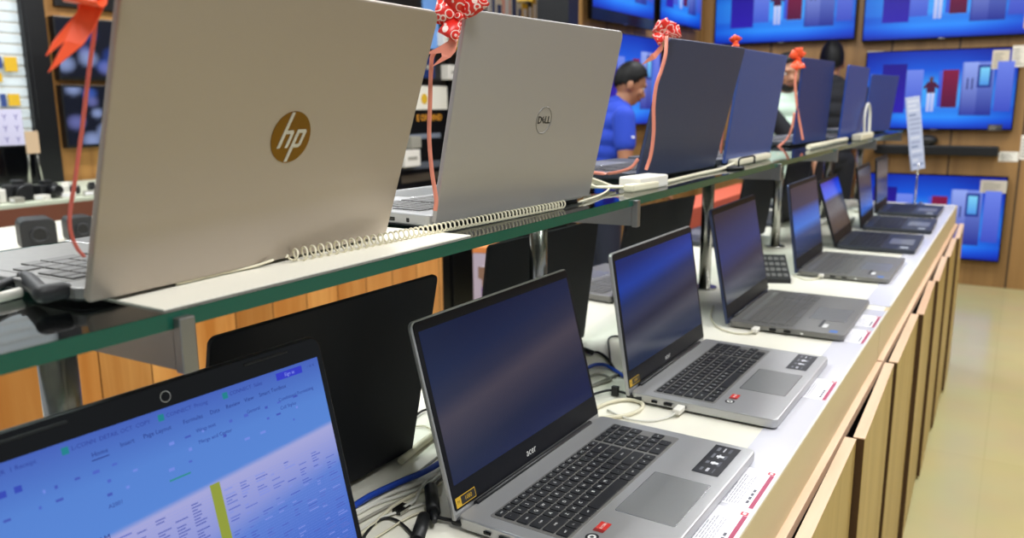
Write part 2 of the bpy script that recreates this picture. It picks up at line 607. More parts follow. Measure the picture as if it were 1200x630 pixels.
def key_layout(x0=-.159, x1=.160, y0=-.034, y1=-.133):
    u = (x1 - x0) / 19.35
    fh = .0125
    rh = ((y0 - y1) - fh) / 5
    rows = [
        [('esc', 1)] + [('F%d' % i, 1) for i in range(1, 13)] + [('prt', 1), ('del', 1)] + [None] + [('-', 1), ('_', 1), ('..', 1), ('on', 1)],
        [('`', 1)] + [(c, 1) for c in '1234567890-='] + [('bksp', 2)] + [None] + [(c, 1) for c in ('num', '/', '*', '-')],
        [('tab', 1.5)] + [(c, 1) for c in 'QWERTYUIOP[]'] + [('\\', 1.5)] + [None] + [(c, 1) for c in '789+'],
        [('caps', 1.75)] + [(c, 1) for c in 'ASDFGHJKL;\''] + [('enter', 2.25)] + [None] + [(c, 1) for c in '456'],
        [('shift', 2.25)] + [(c, 1) for c in 'ZXCVBNM,./'] + [('shift', 2.75)] + [None] + [(c, 1) for c in '123'] + [('ent', 1)],
        [('ctrl', 1.25), ('fn', 1), ('win', 1), ('alt', 1.25), ('', 5.25), ('alt', 1), ('ctrl', 1.25), ('<', 1), ('v', 1), ('>', 1)] + [None] + [('0', 2), ('.', 1)],
    ]
    out = []
    y = y0
    for k, row in enumerate(rows):
        h = fh if k == 0 else rh
        x = x0
        for it in row:
            if it is None:
                x = x0 + 15.35 * u; continue
            t, w = it
            out.append((x + .0011, x + w * u - .0011, y - h + .0011, y - .0011, t))
            x += w * u
        y -= h
    return out


def blend(stops, t):
    for (a, c0), (b, c1) in zip(stops[:-1], stops[1:]):
        if t <= b:
            k = 0 if b == a else max(0, (t - a) / (b - a))
            return tuple(p + (q - p) * k for p, q in zip(lin(c0), lin(c1)))
    return lin(stops[-1][1])


def grid_picture(b, x0, x1, z0, z1, y, fn, nx=24, ny=24):
    """picture plane facing -y; fn(u right, v down from top) -> linear colour"""
    for i in range(nx):
        for j in range(ny):
            us = (i / nx, (i + 1) / nx); vs = (j / ny, (j + 1) / ny)
            q = [(us[0], vs[1]), (us[1], vs[1]), (us[1], vs[0]), (us[0], vs[0])]
            b.face([(x0 + (x1 - x0) * u_, y, z1 - (z1 - z0) * v_) for u_, v_ in q], 0, [fn(u_, v_) for u_, v_ in q])


def stops_picture(stops, skew=0.):
    return lambda u_, v_: blend(stops, min(1, max(0, v_ + skew * (u_ - .5))))


def laptop(label, X, Y, rot, side, z=0., W=.36, D=.238, H=.232, T=.018, lid=12., body='silver', lidm='silver', group=None,
           detail=1, picture=None, keym='key', corner=.009, padm='pad', bezelm='bezel', ledge=True, hingew=.8):
    rz = R(90 * side + rot)
    t = empty('laptop', (X, Y, G + z), rz, label, 'laptop', group)
    # base
    b = MB(); b.slab(W, D, T - .004, corner, 0, .0016, (0, -D, .004)); base = b.build('base', body, t)
    b = MB(); b.slab(W - .008, D - .012, .003, corner, 0, .001, (0, -D + .006, .0012)); b.build('underside', 'blackp', t)
    b = MB()
    for sx in (-1, 1):
        for yy in (-.03, -D + .03):
            b.cyl((sx * (W / 2 - .04), yy, 0), (sx * (W / 2 - .04), yy, .0014), .007)
    b.build('rubber_feet', 'rubber', t)
    # keyboard
    ks = key_layout()
    if detail:
        b = MB(); b.slab(.326, .104, .0006, .004, 0, .0002, (0, -.1355, T - .0002)); kb = b.build('keyboard', 'deckblk' if detail == 2 and body == 'silver' else body, t)
        if detail == 2:
            for x0, x1, y0, y1, tx in ks:
                b = MB()
                w, h = x1 - x0, y1 - y0
                b.slab(w, h, .0016, .0016, 0, .0004, (0, -h / 2, 0), n=3)
                if tx:
                    s_ = .0062 if len(tx) == 1 else .0040
                    b.text(tx, s_, Mat.Translation((0, 0, .00165)), 1)
                k = b.build('key', [keym, 'keytxt'], kb)
                k.location = ((x0 + x1) / 2, (y0 + y1) / 2, T + .0003)
        else:
            b = MB()
            for x0, x1, y0, y1, tx in ks:
                b.box((x0, y0, T + .0003), (x1, y1, T + .0017), 0, .0004, 1)
            b.build('keys', keym, kb)
        b = MB(); b.slab(.120, .075, .0005, .003, 0, .0002, (-.013, -.2225, T - .0002))
        b.build('touchpad_trim', 'chrome', t)
        b = MB(); b.slab(.1185, .0735, .0006, .003, 0, .0002, (-.013, -.22175, T - .0002))
        b.build('touchpad', padm, t)
    # lid
    b = MB(); b.T = LIDT
    b.slab(W, H + .008, .0065, corner, 0, .0016, (0, -.008, 0), radii=(.004, corner, corner, .004))
    L = b.build('lid', lidm, t)
    L.location = (0, .003, T - .001); L.rotation_euler = (R(-lid), 0, 0)
    b = MB(); b.T = LIDT
    b.slab(W - .004, H - .006, .0014, corner - .002, 0, .0004, (0, .004, -.0012), radii=(.003, corner - .002, corner - .002, .003))
    b.build('bezel', bezelm, L)
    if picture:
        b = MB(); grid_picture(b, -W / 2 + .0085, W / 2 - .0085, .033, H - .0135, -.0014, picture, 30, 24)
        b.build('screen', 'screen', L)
    # hinge barrel
    b = MB(); b.cyl((-W * hingew / 2, -.001, T + .0005), (W * hingew / 2, -.001, T + .0005), .0034, n=14); b.build('hinge', 'blackp', t)
    return t, L, base


def ports(t, sx, W, T, lst):
    """sockets in one flank of the base: (y centre, length, height, material)"""
    for y, l, h, m in lst:
        b = MB()
        x = sx * W / 2
        b.box((x - .003, y - l / 2, T * .55 - h / 2), (x + sx * .0003, y + l / 2, T * .55 + h / 2), 0, min(h * .3, .0012))
        b.build('port', m, t)


# first two lower displays: dark wallpaper with screen reflections painted into the emission
def pic_reflect_a1(u_, v_):
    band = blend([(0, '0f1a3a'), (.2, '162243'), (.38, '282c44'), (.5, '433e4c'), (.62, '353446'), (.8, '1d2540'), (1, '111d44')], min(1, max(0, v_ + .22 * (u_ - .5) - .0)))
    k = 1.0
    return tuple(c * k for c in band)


def pic_reflect_a2(u_, v_):
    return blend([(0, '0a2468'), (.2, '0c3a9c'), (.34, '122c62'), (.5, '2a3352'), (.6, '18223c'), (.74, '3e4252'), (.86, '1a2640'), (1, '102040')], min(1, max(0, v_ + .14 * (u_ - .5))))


SIL = 'silver laptops with open keyboards on the lower counter'
a1, L1, B1_ = laptop('silver laptop in focus with black keys and lit dark blue screen, nearest open keyboard', -.508, .878, -1.1, 1, 0, .366, .238, .2315, .018, 14.6, 'silver', 'silver', detail=2, picture=pic_reflect_a1)
a2, L2, B2_ = laptop('second silver laptop along the counter, white plug in its near side', -.505, 1.361, -.6, 1, 0, .364, .238, .232, .018, 9.2, 'silver', 'silver', detail=2, picture=pic_reflect_a2)


def spec_sticker(t, T=.018):
    def fn(b):
        x0, x1, y0, y1, z = .0735, .1705, -.2215, -.186, T + .0004
        b.face([(x0, y0, z), (x1, y0, z), (x1, y1, z), (x0, y1, z)], 0, lin('1a1b20'))
        z += .0001
        rnd = random.Random(3)
        for k in range(4):
            cx = x0 + .014 + k * .023
            for q in range(3):
                a, c = rnd.uniform(.004, .008), rnd.uniform(.002, .005)
                yy = y1 - .009 - q * .008
                b.face([(cx - a, yy - c / 2, z), (cx + a, yy - c / 2, z), (cx + a, yy + c / 2, z), (cx - a, yy + c / 2, z)], 0, lin(['6a6c74', 'b9bac0', '55565e'][q]))
        for k in (1, 2):
            cx = x0 + .014 + k * .023
            b.face([(cx - .003, y0 + .012, z + .0001), (cx + .003, y0 + .012, z + .0001), (cx + .003, y0 + .022, z + .0001), (cx - .003, y0 + .022, z + .0001)], 0, lin('dfe0e4'))
    flat('spec_sticker', 'print', t, fn)


def badge_stickers(t, T=.018, second=True):
    def fn(b):
        z = T + .0004
        b.face([(-.1275, -.160, z), (-.1045, -.160, z), (-.1045, -.147, z), (-.1275, -.147, z)], 0, lin('c22b22'))
        b.face([(-.1275, -.160, z + .0001), (-.1215, -.160, z + .0001), (-.1215, -.147, z + .0001), (-.1275, -.147, z + .0001)], 0, lin('7e1714'))
        b.text('RYZEN', .0046, Mat.Translation((-.113, -.1535, z + .0002)), 0, lin('f6e6e0'))
    flat('processor_badge', 'print', t, fn)
    def fn2(b):
        z = T + .0004
        pts = [(-.141 + .0085 * math.cos(a * math.pi / 10), -.1535 + .0075 * math.sin(a * math.pi / 10), z) for a in range(20)]
        b.face(pts, 0, lin('1c1c20'))
        b.face([(-.141 + (p[0] + .141) * .62, -.1535 + (p[1] + .1535) * .62, z + .0001) for p in pts], 0, lin('d8d6d2'))
        b.face([(-.141 + (p[0] + .141) * .3, -.1535 + (p[1] + .1535) * .3, z + .0002) for p in pts], 0, lin('303036'))
    flat('round_badge', 'print', t, fn2)


def bezel_marks(L):
    def fn(b):
        m = Mat(((1, 0, 0, 0), (0, 0, -1, 0), (0, 1, 0, 0), (0, 0, 0, 1)))
        b.T = Mat.Identity(4)
        b.text('acer', .0135, Mat.Translation((-.011, -.0016, .0155)) @ m, 0, lin('d9d9d6'), shear=.15)
    flat('maker_mark', 'print', L, fn)
    def fn2(b):
        y = -.0016
        m = Mat(((1, 0, 0, 0), (0, 0, -1, 0), (0, 1, 0, 0), (0, 0, 0, 1)))
        b.face([(-.178, y, .0065), (-.1395, y, .0065), (-.1395, y, .0185), (-.178, y, .0185)], 0, lin('c9a12a'))
        b.face([(-.168, y - .0001, .0075), (-.1403, y - .0001, .0075), (-.1403, y - .0001, .0175), (-.168, y - .0001, .0175)], 0, lin('24211c'))
        b.text('1080', .0072, Mat.Translation((-.154, y - .0002, .0125)) @ m, 0, lin('c9a12a'))
        b.text('M', .0058, Mat.Translation((-.173, y - .0002, .0125)) @ m, 0, lin('3a2c08'))
    flat('yellow_resolution_sticker', 'print', L, fn2)


for t_, L_ in ((a1, L1), (a2, L2)):
    spec_sticker(t_); badge_stickers(t_); bezel_marks(L_)
    ports(t_, -1, .365, .018, [(-.043, .010, .004, 'blackg'), (-.066, .014, .0055, 'blackg'), (-.09, .013, .005, 'blackg')])

GREY = 'grey and black laptops further along the lower counter'
l3, L3_, _ = laptop('grey laptop with blue screen and white plug, third open keyboard along the counter', -.508, 1.886, .7, 1, 0, .356, .238, .247, .016, 11.2, 'greydeck', 'graphite', keym='keyg',
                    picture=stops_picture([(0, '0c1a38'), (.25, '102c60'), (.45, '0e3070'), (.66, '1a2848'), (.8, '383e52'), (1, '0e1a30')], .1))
l4, L4_, _ = laptop('grey laptop with bright blue middle band on its screen, fourth along the counter', -.503, 2.519, 0, 1, 0, .36, .238, .246, .016, 8.5, 'greydeck', 'graphite', keym='keyg',
                    picture=stops_picture([(0, '1a2440'), (.3, '1d2c52'), (.42, '1b58b8'), (.58, '2a6fd0'), (.72, '223c70'), (1, '161e38')], 0))
l5, L5_, _ = laptop('black laptop with a bright blue strip atop its tilted screen, fifth along the counter', -.495, 3.024, 1.1, 1, 0, .357, .238, .222, .016, 18, 'ironblk', 'blackm',
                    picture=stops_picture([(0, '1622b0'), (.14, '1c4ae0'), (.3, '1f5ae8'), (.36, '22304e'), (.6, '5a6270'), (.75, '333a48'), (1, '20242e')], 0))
l6, L6_, _ = laptop('black laptop with dark screen glowing blue low down, sixth along the counter', -.49, 3.50, 1.4, 1, 0, .358, .238, .226, .016, 8.1, 'ironblk', 'blackm',
                    picture=stops_picture([(0, '232a42'), (.5, '26304e'), (.75, '1d4c9a'), (.9, '235fc0'), (1, '1a2848')], 0))
l7, L7_, _ = laptop('black laptop at the far end of the counter beside the upright sign', -.505, 3.99, .5, 1, 0, .358, .238, .23, .016, 3.7, 'ironblk', 'blackm',
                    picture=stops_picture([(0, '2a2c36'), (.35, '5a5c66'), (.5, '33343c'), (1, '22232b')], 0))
for t_ in (l3, l4):
    def fn(b):
        z = .0166
        b.face([(-.135, -.184, z), (-.07, -.184, z), (-.07, -.178, z), (-.135, -.178, z)], 0, lin('1b1b1f'))
        b.face([(-.135, -.196, z), (-.105, -.196, z), (-.105, -.186, z), (-.135, -.186, z)], 0, lin('d9d8d6'))
    flat('palm_rest_sticker', 'print', t_, fn)
    def fn(b):
        z = .0166
        b.face([(-.168, -.222, z), (-.148, -.222, z), (-.148, -.206, z), (-.168, -.206, z)], 0, lin('3f6cb0'))
    flat('blue_badge', 'print', t_, fn)
    ports(t_, -1, .358, .016, [(-.095, .014, .005, 'blackg'), (-.125, .014, .005, 'blackg'), (-.155, .006, .004, 'keytxt')])
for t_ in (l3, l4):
    b = MB(); b.slab(.30, .010, .0005, .002, 0, .0001, (0, -.030, .0158)); b.build('reflection_strip', 'pad', t_)  # added pale strip imitating the reflection on the deck near the hinge
for t_ in (l5, l6, l7):
    def fn(b):
        z = .0166
        b.face([(-.160, -.215, z), (-.125, -.215, z), (-.125, -.19, z), (-.160, -.19, z)], 0, lin('9aa0aa'))
    flat('palm_rest_sticker', 'print', t_, fn)

# the laptop nearest the camera, showing a spreadsheet
A0W, A0H = .345, .247
a0, L0, _ = laptop('glossy black laptop in the near left corner with a blue lit spreadsheet', -.53, .388, -2.6, 1, 0, A0W, .238, A0H, .02, 13.6, 'blackp', 'blackp', detail=1, corner=.013, bezelm='blackg')


def sheet(b):
    x0, x1, z0, z1, y = -A0W / 2 + .0085, A0W / 2 - .0085, .026, A0H - .0215, -.0014
    def base(u_, v_):
        c = blend([(0, '4360b8'), (.2, '5380d0'), (.42, '5584d4'), (1, '4a70c8')], v_)
        # the window behind: a lilac band, then the deeper blue cell area
        d = v_ + .30 * (u_ - .5)
        e = v_ - (.44 - .1 * u_)
        if e > -.012:
            k = min(1, (e + .012) / .024)
            lo = blend([(0, 'a5a6d8'), (.2 + .25 * (1 - u_), '8a94d4'), (.34 + .3 * (1 - u_), '5a7ccf'), (.75, '486cc8'), (1, '4066c2')], min(1, max(0, e) * 1.6))
            c = tuple(p + (q - p) * k for p, q in zip(c, lo))
        return c
    grid_picture(b, x0, x1, z0, z1, y, base, 90, 110)
    X = lambda u_: x0 + (x1 - x0) * u_
    Z = lambda v_: z1 - (z1 - z0) * v_
    def rect(u0, v0, u1, v1, c, k=1):
        yy = y - .0001 * k
        b.face([(X(u0), yy, Z(v1)), (X(u1), yy, Z(v1)), (X(u1), yy, Z(v0)), (X(u0), yy, Z(v0))], 0, lin(c))
    m = Mat(((1, 0, 0, 0), (0, 0, -1, 0), (0, 1, 0, 0), (0, 0, 0, 1)))
    def txt(s, u_, v_, size, c, al='LEFT'):
        b.text(s, size * .78, Mat.Translation((X(u_), y - .0002, Z(v_))) @ m, 0, lin(c), align=al)
    # tab strip
    for u_, s in ((.03, 'COMPUTER  1 Receipt'), (.25, 'L-CONN  DETAIL OCT  COPY'), (.49, 'CONNECT  Pricing'), (.68, 'CONNECT  Sales')):
        rect(u_ - .022, .020, u_ - .006, .048, '1c7f8a')
        txt(s, u_, .034, .0062, '2b3c94')
    rect(.84, .015, .935, .05, '3138c4'); txt('Sign in', .888, .033, .006, '8d9cf0', 'CENTER')
    txt('- o x', .955, .03, .006, '2b3c94')
    for u_, s in ((.29, 'Home'), (.36, 'Insert'), (.42, 'Page Layout'), (.53, 'Formulas'), (.61, 'Data'), (.66, 'Review'), (.72, 'View'), (.77, 'Smart Toolbox')):
        txt(s, u_, .085, .0066, '22307e')
    rect(.288, .104, .33, .108, '22307e')
    for k in range(4): rect(.02 + k * .032, .098, .036 + k * .032, .122, '3448b4')
    rnd = random.Random(5)
    for row in range(3):
        u_ = .03
        while u_ < .93:
            w = rnd.uniform(.008, .03)
            if rnd.random() < .62: rect(u_, .145 + row * .052, u_ + w * .6, .153 + row * .052 + rnd.uniform(0, .006), rnd.choice(['4a62c4', '4054b4', '6f88e0']))
            u_ += w + rnd.uniform(.015, .05)
    for u_, v_, s in ((.56, .14, 'Wrap text'), (.56, .19, 'Merge and Center'), (.72, .14, 'General'), (.83, .14, 'Conditional Formatting'), (.83, .18, 'Cell Styles'), (.1, .31, 'Arial'), (.3, .30, 'A2001')):
        txt(s, u_, v_, .0058, '26348c')
    rect(.46, .295, .52, .302, '2a8a86')
    txt('10:57:12:35 AM', .16, .41, .0085, '1f2c7c')
    # cells
    for row in range(44):
        v_ = .43 + row * .0129
        for col in range(19):
            if col == 10: continue
            u_ = .05 + col * .05
            if rnd.random() < (.82 if 5 < col < 10 else .5):
                w = rnd.uniform(.012, .04)
                rect(u_, v_, u_ + w, v_ + .0042, '4050a8' if 5 < col < 10 else rnd.choice(['5a6cc4', '4a5cba', '7f8fe0']))
    for row in range(45):
        rect(.04, .425 + row * .0129, .99, .4256 + row * .0129, '7a90e6')
    rect(.562, .385, .592, .985, '8f9a38', 2)


flat('screen', 'screen', L0, sheet)
# webcam with its ring sticker, rubber bumpers along the bezel
b = MB(); b.T = LIDT
for k in range(28):
    a, c = k * math.tau / 28, (k + 1) * math.tau / 28
    for r0, r1 in ((.0042, .0048),):
        b.face([(r0 * math.cos(a), A0H - .0125 + r0 * math.sin(a), -.0016), (r1 * math.cos(a), A0H - .0125 + r1 * math.sin(a), -.0016), (r1 * math.cos(c), A0H - .0125 + r1 * math.sin(c), -.0016), (r0 * math.cos(c), A0H - .0125 + r0 * math.sin(c), -.0016)], 0)
b.cyl((0, A0H - .0125, -.0018), (0, A0H - .0125, -.001), .0014, mi=1)
b.build('webcam', ['keytxt', 'blackg'], L0)
for x in (-.105, .105):
    b = MB(); b.T = LIDT; b.slab(.05, .0024, .0012, .0011, 0, .0004, (x, A0H - .0085, -.0022)); b.build('bezel_bumper', 'blackp', L0)


# ------------------------------------------------------------------ upper shelf
SZ = .340                                    # top of the glass
GX0, GX1 = -.885, -.5055
def glass_shelf(y0, y1, label):
    t = empty('glass_shelf', (0, 0, G + SZ), 0, label, 'shelf')
    b = MB()
    x0, x1, th = GX0, GX1, .0125
    b.face([(x0, y0, 0), (x1, y0, 0), (x1, y1, 0), (x0, y1, 0)], 0)
    b.face([(x0, y0, -th), (x0, y1, -th), (x1, y1, -th), (x1, y0, -th)], 0)
    pane = b.build('pane', 'glass', t)
    b = MB()
    e = .0012
    b.box((x1 - e, y0, -th), (x1, y1, 0)); b.box((x0, y0, -th), (x0 + e, y1, 0))
    b.box((x0 + e, y0, -th), (x1 - e, y0 + e, 0)); b.box((x0 + e, y1 - e, -th), (x1 - e, y1, 0))
    b.build('polished_edge', 'glassedge', pane)
    return t


glass_shelf(-.35, 1.99, 'near green edged glass shelf carrying the silver laptops')
glass_shelf(1.995, 4.55, 'far green edged glass shelf carrying the dark blue laptops')
for i, y in enumerate((.355, 1.175, 2.06, 2.79, 3.6, 4.4)):
    nm = ['nearest the camera, at the left picture edge', 'rising between the leaning black lids', 'behind the second and third open laptops', 'behind the black keypad phone', 'fifth along the far glass shelf', 'last, at the far counter end'][i]
    t = empty('shelf_post', (-.68, y, G), 0, 'steel shelf post with bracket, ' + nm, 'post', 'steel posts of the glass shelf')
    b = MB(); b.cyl((0, 0, .004), (0, 0, SZ - .0130), .0155, n=28); b.build('tube', 'postm', t)
    b = MB(); b.cyl((0, 0, 0), (0, 0, .005), .032, n=28); b.build('base_flange', 'postm', t)
    b = MB()
    b.T = Mat.Translation((0, -.006, 0)) @ Mat.Rotation(R(90), 4, 'X') @ Mat.Translation((0, 0, -.012))
    b.prism([(-.02, SZ - .014), (-.02, SZ - .036), (.0, SZ - .047), (.172, SZ - .044), (.172, SZ - .0135)], 0, .012)
    b.build('bracket_arm', 'bracket', t)
    b = MB(); b.box((.1725, -.0065, SZ - .046), (.182, .0065, SZ - .004), 0, .001); b.build('end_plate', 'bracket', t)

# cream board lying on the glass under the nearest upper laptop
b = MB(); b.box((-.775, .347, 0), (-.513, .735, .0015), 0, .0003)
o = b.build('display_board', 'cream', None); o.location = (0, 0, G + SZ + .0001)
tag(o, 'thin cream board lying on the glass under the near upper laptop', 'board')

UP = 'laptops seen from behind on the glass shelf'
hp, HPL, _ = laptop('champagne silver laptop with round gold emblem, nearest on the glass shelf', -.581, .497, 2.8, -1, SZ + .0018, .351, .213, .236, .0130, 18.7, 'greydeck', 'champagne', detail=1, corner=.010, keym='keyg',
                    picture=stops_picture([(0, '20283c'), (1, '141a2a')]))
dl, DLL, _ = laptop('warm silver laptop with engraved ring emblem, second on the glass shelf', -.569, .927, -3.4, -1, SZ, .360, .238, .236, .0175, 12.8, 'silver', 'dell', detail=1, corner=.010, keym='keyg',
                    picture=stops_picture([(0, '0c0d12'), (1, '15161c')]))
u3, U3L, _ = laptop('dark graphite laptop lid third along the glass shelf', -.595, 1.591, -4.8, -1, SZ, .361, .238, .250, .0165, 13.1, 'ironblk', 'graphite',
                    picture=stops_picture([(0, '20283c'), (1, '141a2a')]))
u4, U4L, _ = laptop('steel blue laptop lid fourth along the glass shelf, overlapping the graphite one', -.577, 2.023, -1.5, -1, SZ, .360, .238, .249, .0165, 7.1, 'ironblk', 'steelblue',
                    picture=stops_picture([(0, '20283c'), (1, '141a2a')]))
u5, U5L, _ = laptop('navy laptop lid with a red bow, fifth along the glass shelf', -.634, 2.98, -4.8, -1, SZ, .360, .238, .272, .0165, 3.0, 'ironblk', 'navy',
                    picture=stops_picture([(0, '20283c'), (1, '141a2a')]))
u6, U6L, _ = laptop('slate blue laptop lid sixth along the glass shelf', -.575, 3.40, -2.7, -1, SZ, .360, .238, .262, .0165, 3.6, 'ironblk', 'slate',
                    picture=stops_picture([(0, '20283c'), (1, '141a2a')]))
u7, U7L, _ = laptop('slate blue laptop lid farthest along the glass shelf', -.60, 4.24, -11, -1, SZ, .361, .238, .253, .0165, 5.7, 'ironblk', 'slate',
                    picture=stops_picture([(0, '20283c'), (1, '141a2a')]))
ports(dl, 1, .360, .0175, [(-.035, .006, .006, 'blackg'), (-.063, .015, .0055, 'blackg'), (-.098, .018, .003, 'blackg'), (-.16, .022, .002, 'blackg')])
ports(hp, 1, .351, .013, [(-.06, .014, .005, 'blackg'), (-.09, .014, .005, 'blackg')])
# power key and slit on the near laptop
b = MB(); b.slab(.10, .004, .0004, .0015, 0, .0001, (.02, -.020, .0130)); b.build('speaker_grille', 'keyg', hp)

# emblem on the champagne lid: gold disc with the four slanted strokes of its two letters
BK = Mat(((-1, 0, 0, 0), (0, 0, 1, 0), (0, 1, 0, 0), (0, 0, 0, 1)))        # seen from behind: (x right, up, depth)
b = MB(); b.T = Mat.Translation((0, 0, .1125)) @ BK
disc = [(.0232 * math.cos(k * math.tau / 64), .0232 * math.sin(k * math.tau / 64)) for k in range(64)]
b.prism(disc, .0064, .0069)
em = b.build('emblem_disc', 'gold', HPL)
b = MB(); b.T = Mat.Translation((0, 0, .1125)) @ BK
sl = .36
def stroke(pts):
    b.prism([(x + sl * y, y) for x, y in pts], .00685, .0072)
w = .0036
stroke([(-.0118, -.0095), (-.0118 + w, -.0095), (-.0118 + w, .0222), (-.0118, .0222)])              # h stem
stroke([(-.0083, .0062), (-.0010, .0062), (.0008, .0042), (.0008, -.0095), (-.0026, -.0095), (-.0026, .0030), (-.0083, .0030)])
stroke([(.0040, -.0222), (.0040 + w, -.0222), (.0040 + w, .0068), (.0040, .0068)])                  # p stem
stroke([(.0074, .0068), (.0138, .0068), (.0157, .0048), (.0157, -.0072), (.0138, -.0095), (.0074, -.0095), (.0074, -.0063), (.0122, -.0063), (.0122, .0036), (.0074, .0036)])
b.build('emblem_letters', 'silver', em)
# ring emblem on the second lid
b = MB(); b.T = Mat.Translation((-.0125, 0, .1115)) @ BK
rr = []
for k in range(49):
    a = k * math.tau / 48
    rr.append([(r_ * math.cos(a), r_ * math.sin(a), z_) for r_, z_ in ((.0183, .0062), (.0183, .0069), (.0168, .0069), (.0168, .0062))])
b.grid_rings(rr, 0, False, False)
ring = b.build('emblem_ring', 'bracket', DLL)
b = MB()
m = Mat.Translation((-.0125, 0, .1115)) @ BK
b.text('D', .0135, m @ Mat.Translation((-.0098, 0, .0066)), 0, None, .0002, bold=.0003)
b.text('E', .0115, m @ Mat.Translation((-.0012, 0, .0066)) @ Mat.Rotation(R(38), 4, 'Z'), 0, None, .0002, bold=.0003)
b.text('LL', .0135, m @ Mat.Translation((.0085, 0, .0066)), 0, None, .0002, bold=.0003)
b.build('emblem_letters', 'blackp', ring)

# black laptops on the other side of the counter, backs to us
BR = 'black laptops facing the other aisle'
for i, (X, Y, rot, W_, H_, ld, lb) in enumerate((
        (-.697, .655, -1.2, .351, .256, 12.0, 'matt black laptop lid behind the near screen, nearest of those facing away'),
        (-.752, 1.274, -3.9, .361, .242, 7.2, 'black laptop lid facing away, behind the second steel post'),
        (-.80, 1.95, -6, .362, .225, 9.4, 'black laptop lid facing away under the glass, in front of the orange carton'),
        (-.79, 2.84, -2, .36, .24, 8, 'black laptop lid facing away beyond the third open laptop'),
        (-.79, 3.42, -2, .36, .24, 8, 'black laptop lid facing away behind the fifth open laptop'),
        (-.79, 3.98, -2, .36, .24, 8, 'black laptop lid facing away, farthest under the glass'))):
    laptop(lb, X, Y, rot, -1, 0, W_, .238, H_, .019, ld, 'greydeck' if i == 2 else 'blackp' if i < 1 else 'ironblk', 'blackm', detail=1, keym='keyg' if i == 2 else 'key', picture=stops_picture([(0, '20283c'), (1, '141a2a')]))


# ------------------------------------------------------------------ gift bows on the lids
def loop(b, knot, tip, width, bulge, mi=0):
    """one ribbon loop: leaves the knot, rounds the tip and comes back behind itself"""
    k, t = Vec(knot), Vec(tip)
    d = t - k
    sd = d.cross(cf).normalized()
    n_ = cf * -1
    pts = [k, k + d * .45 + n_ * bulge, k + d * .85 + n_ * bulge * .8, k + d + n_ * 0, k + d * .85 - n_ * bulge * .8, k + d * .45 - n_ * bulge, k]
    b.ribbon(pts, width, sd, mi, .0004, 8, lambda t_: .25 + .75 * math.sin(math.pi * min(1, max(0, t_))) ** .7)


def px_solid(b, pix, th, mi=0):
    """a thin curved solid through (px, py, depth) outline points"""
    p = [at(*q) for q in pix]
    a = [b.bm.verts.new(q) for q in p]
    c = [b.bm.verts.new(q + cf * th) for q in p]
    n = len(p)
    for i in range(n):
        j = (i + 1) % n
        b.bm.faces.new((a[i], a[j], c[j], c[i])).material_index = mi
    b.bm.faces.new(a).material_index = mi
    b.bm.faces.new(list(reversed(c))).material_index = mi


def bow(label, knot, loops, tails, streamers, lm='swirl', tm='pink', kr=.005, lw=.02):
    k = at(*knot)
    t = empty('gift_bow', k, 0, label, 'bow', None)
    inv = Mat.Translation(-k)
    def fin(b, name, m):
        bmesh.ops.transform(b.bm, matrix=inv, verts=b.bm.verts)
        return b.build(name, m, t)
    for q in loops:
        b = MB(); loop(b, k, at(*q[:3]), lw * (q[3] if len(q) > 3 else 1), .006 if lw > .01 else .003); fin(b, 'loop', lm)
    b = MB(); b.ball(k - cf * .003, kr); fin(b, 'knot', lm)
    for q in tails:
        b = MB(); px_solid(b, q, .0006); fin(b, 'tail', tm)
    for pts, w_, m in streamers:
        b = MB(); b.ribbon([at(*p) for p in pts], w_, cr, 0, .0003); fin(b, 'streamer', m)
    return t


bow('large orange red bow with swallow tail on the corner of the nearest champagne laptop', (112, -14, .500),
    [(82, -30, .49), (100, -48, .50), (140, -40, .505), (96, 4, .488)],
    [[(124, 2, .503), (112, 30, .500), (97, 52, .495), (68, 76, .487), (56, 85, .484), (76, 48, .489), (53, 66, .484), (62, 48, .487), (76, 31, .491), (91, 13, .496), (92, -6, .50), (112, -14, .503)]],
    [([(112, -8, .508), (111, 34, .512), (106, 70, .518), (101, 110, .526), (95, 160, .536), (88, 210, .546), (82, 250, .556), (83, 272, .562), (90, 290, .568), (99, 301, .574)], .0027, mat('coral_ribbon', 'e0685a', .35))], lm='red', tm='red', kr=.006, lw=.022)
bow('red swirl patterned bow with pink tails on the second silver laptop', (538, 21, .868),
    [(530, -8, .86, 1.25), (510, 12, .86, 1.1), (524, 43, .862, .95), (566, -4, .868, .9)],
    [[(540, 26, .868), (538, 34, .868), (534, 60, .868), (528, 67, .867), (505, 79, .862), (518, 66, .864), (517, 62, .864), (496, 64, .86), (514, 55, .863), (525, 48, .865), (533, 30, .868)]],
    [([(524, 55, .872), (508, 63, .874), (505, 85, .880), (504, 120, .892), (503, 160, .905), (506, 200, .916), (511, 232, .925), (510, 247, .93)], .0048, 'pink')], lw=.0235)
bow('red bow with long salmon streamer on the graphite laptop lid', (781, 40, 1.42),
    [(768, 30, 1.41), (775, 24, 1.41), (786, 25, 1.42), (768, 47, 1.41), (797, 36, 1.42)],
    [[(776, 50, 1.42), (766, 62, 1.415), (754, 67, 1.41), (764, 63, 1.41), (752, 76, 1.41), (768, 69, 1.415), (777, 58, 1.42)]],
    [([(781, 42, 1.40), (780, 63, 1.395), (775, 82, 1.395), (769, 100, 1.395), (766, 125, 1.40), (766, 154, 1.41), (763, 180, 1.42), (757, 199, 1.43)], .0062, 'pink'),
     ([(748, 186, 1.47), (738, 197, 1.475), (715, 203, 1.48), (692, 202, 1.48)], .006, 'pink')], lw=.022)
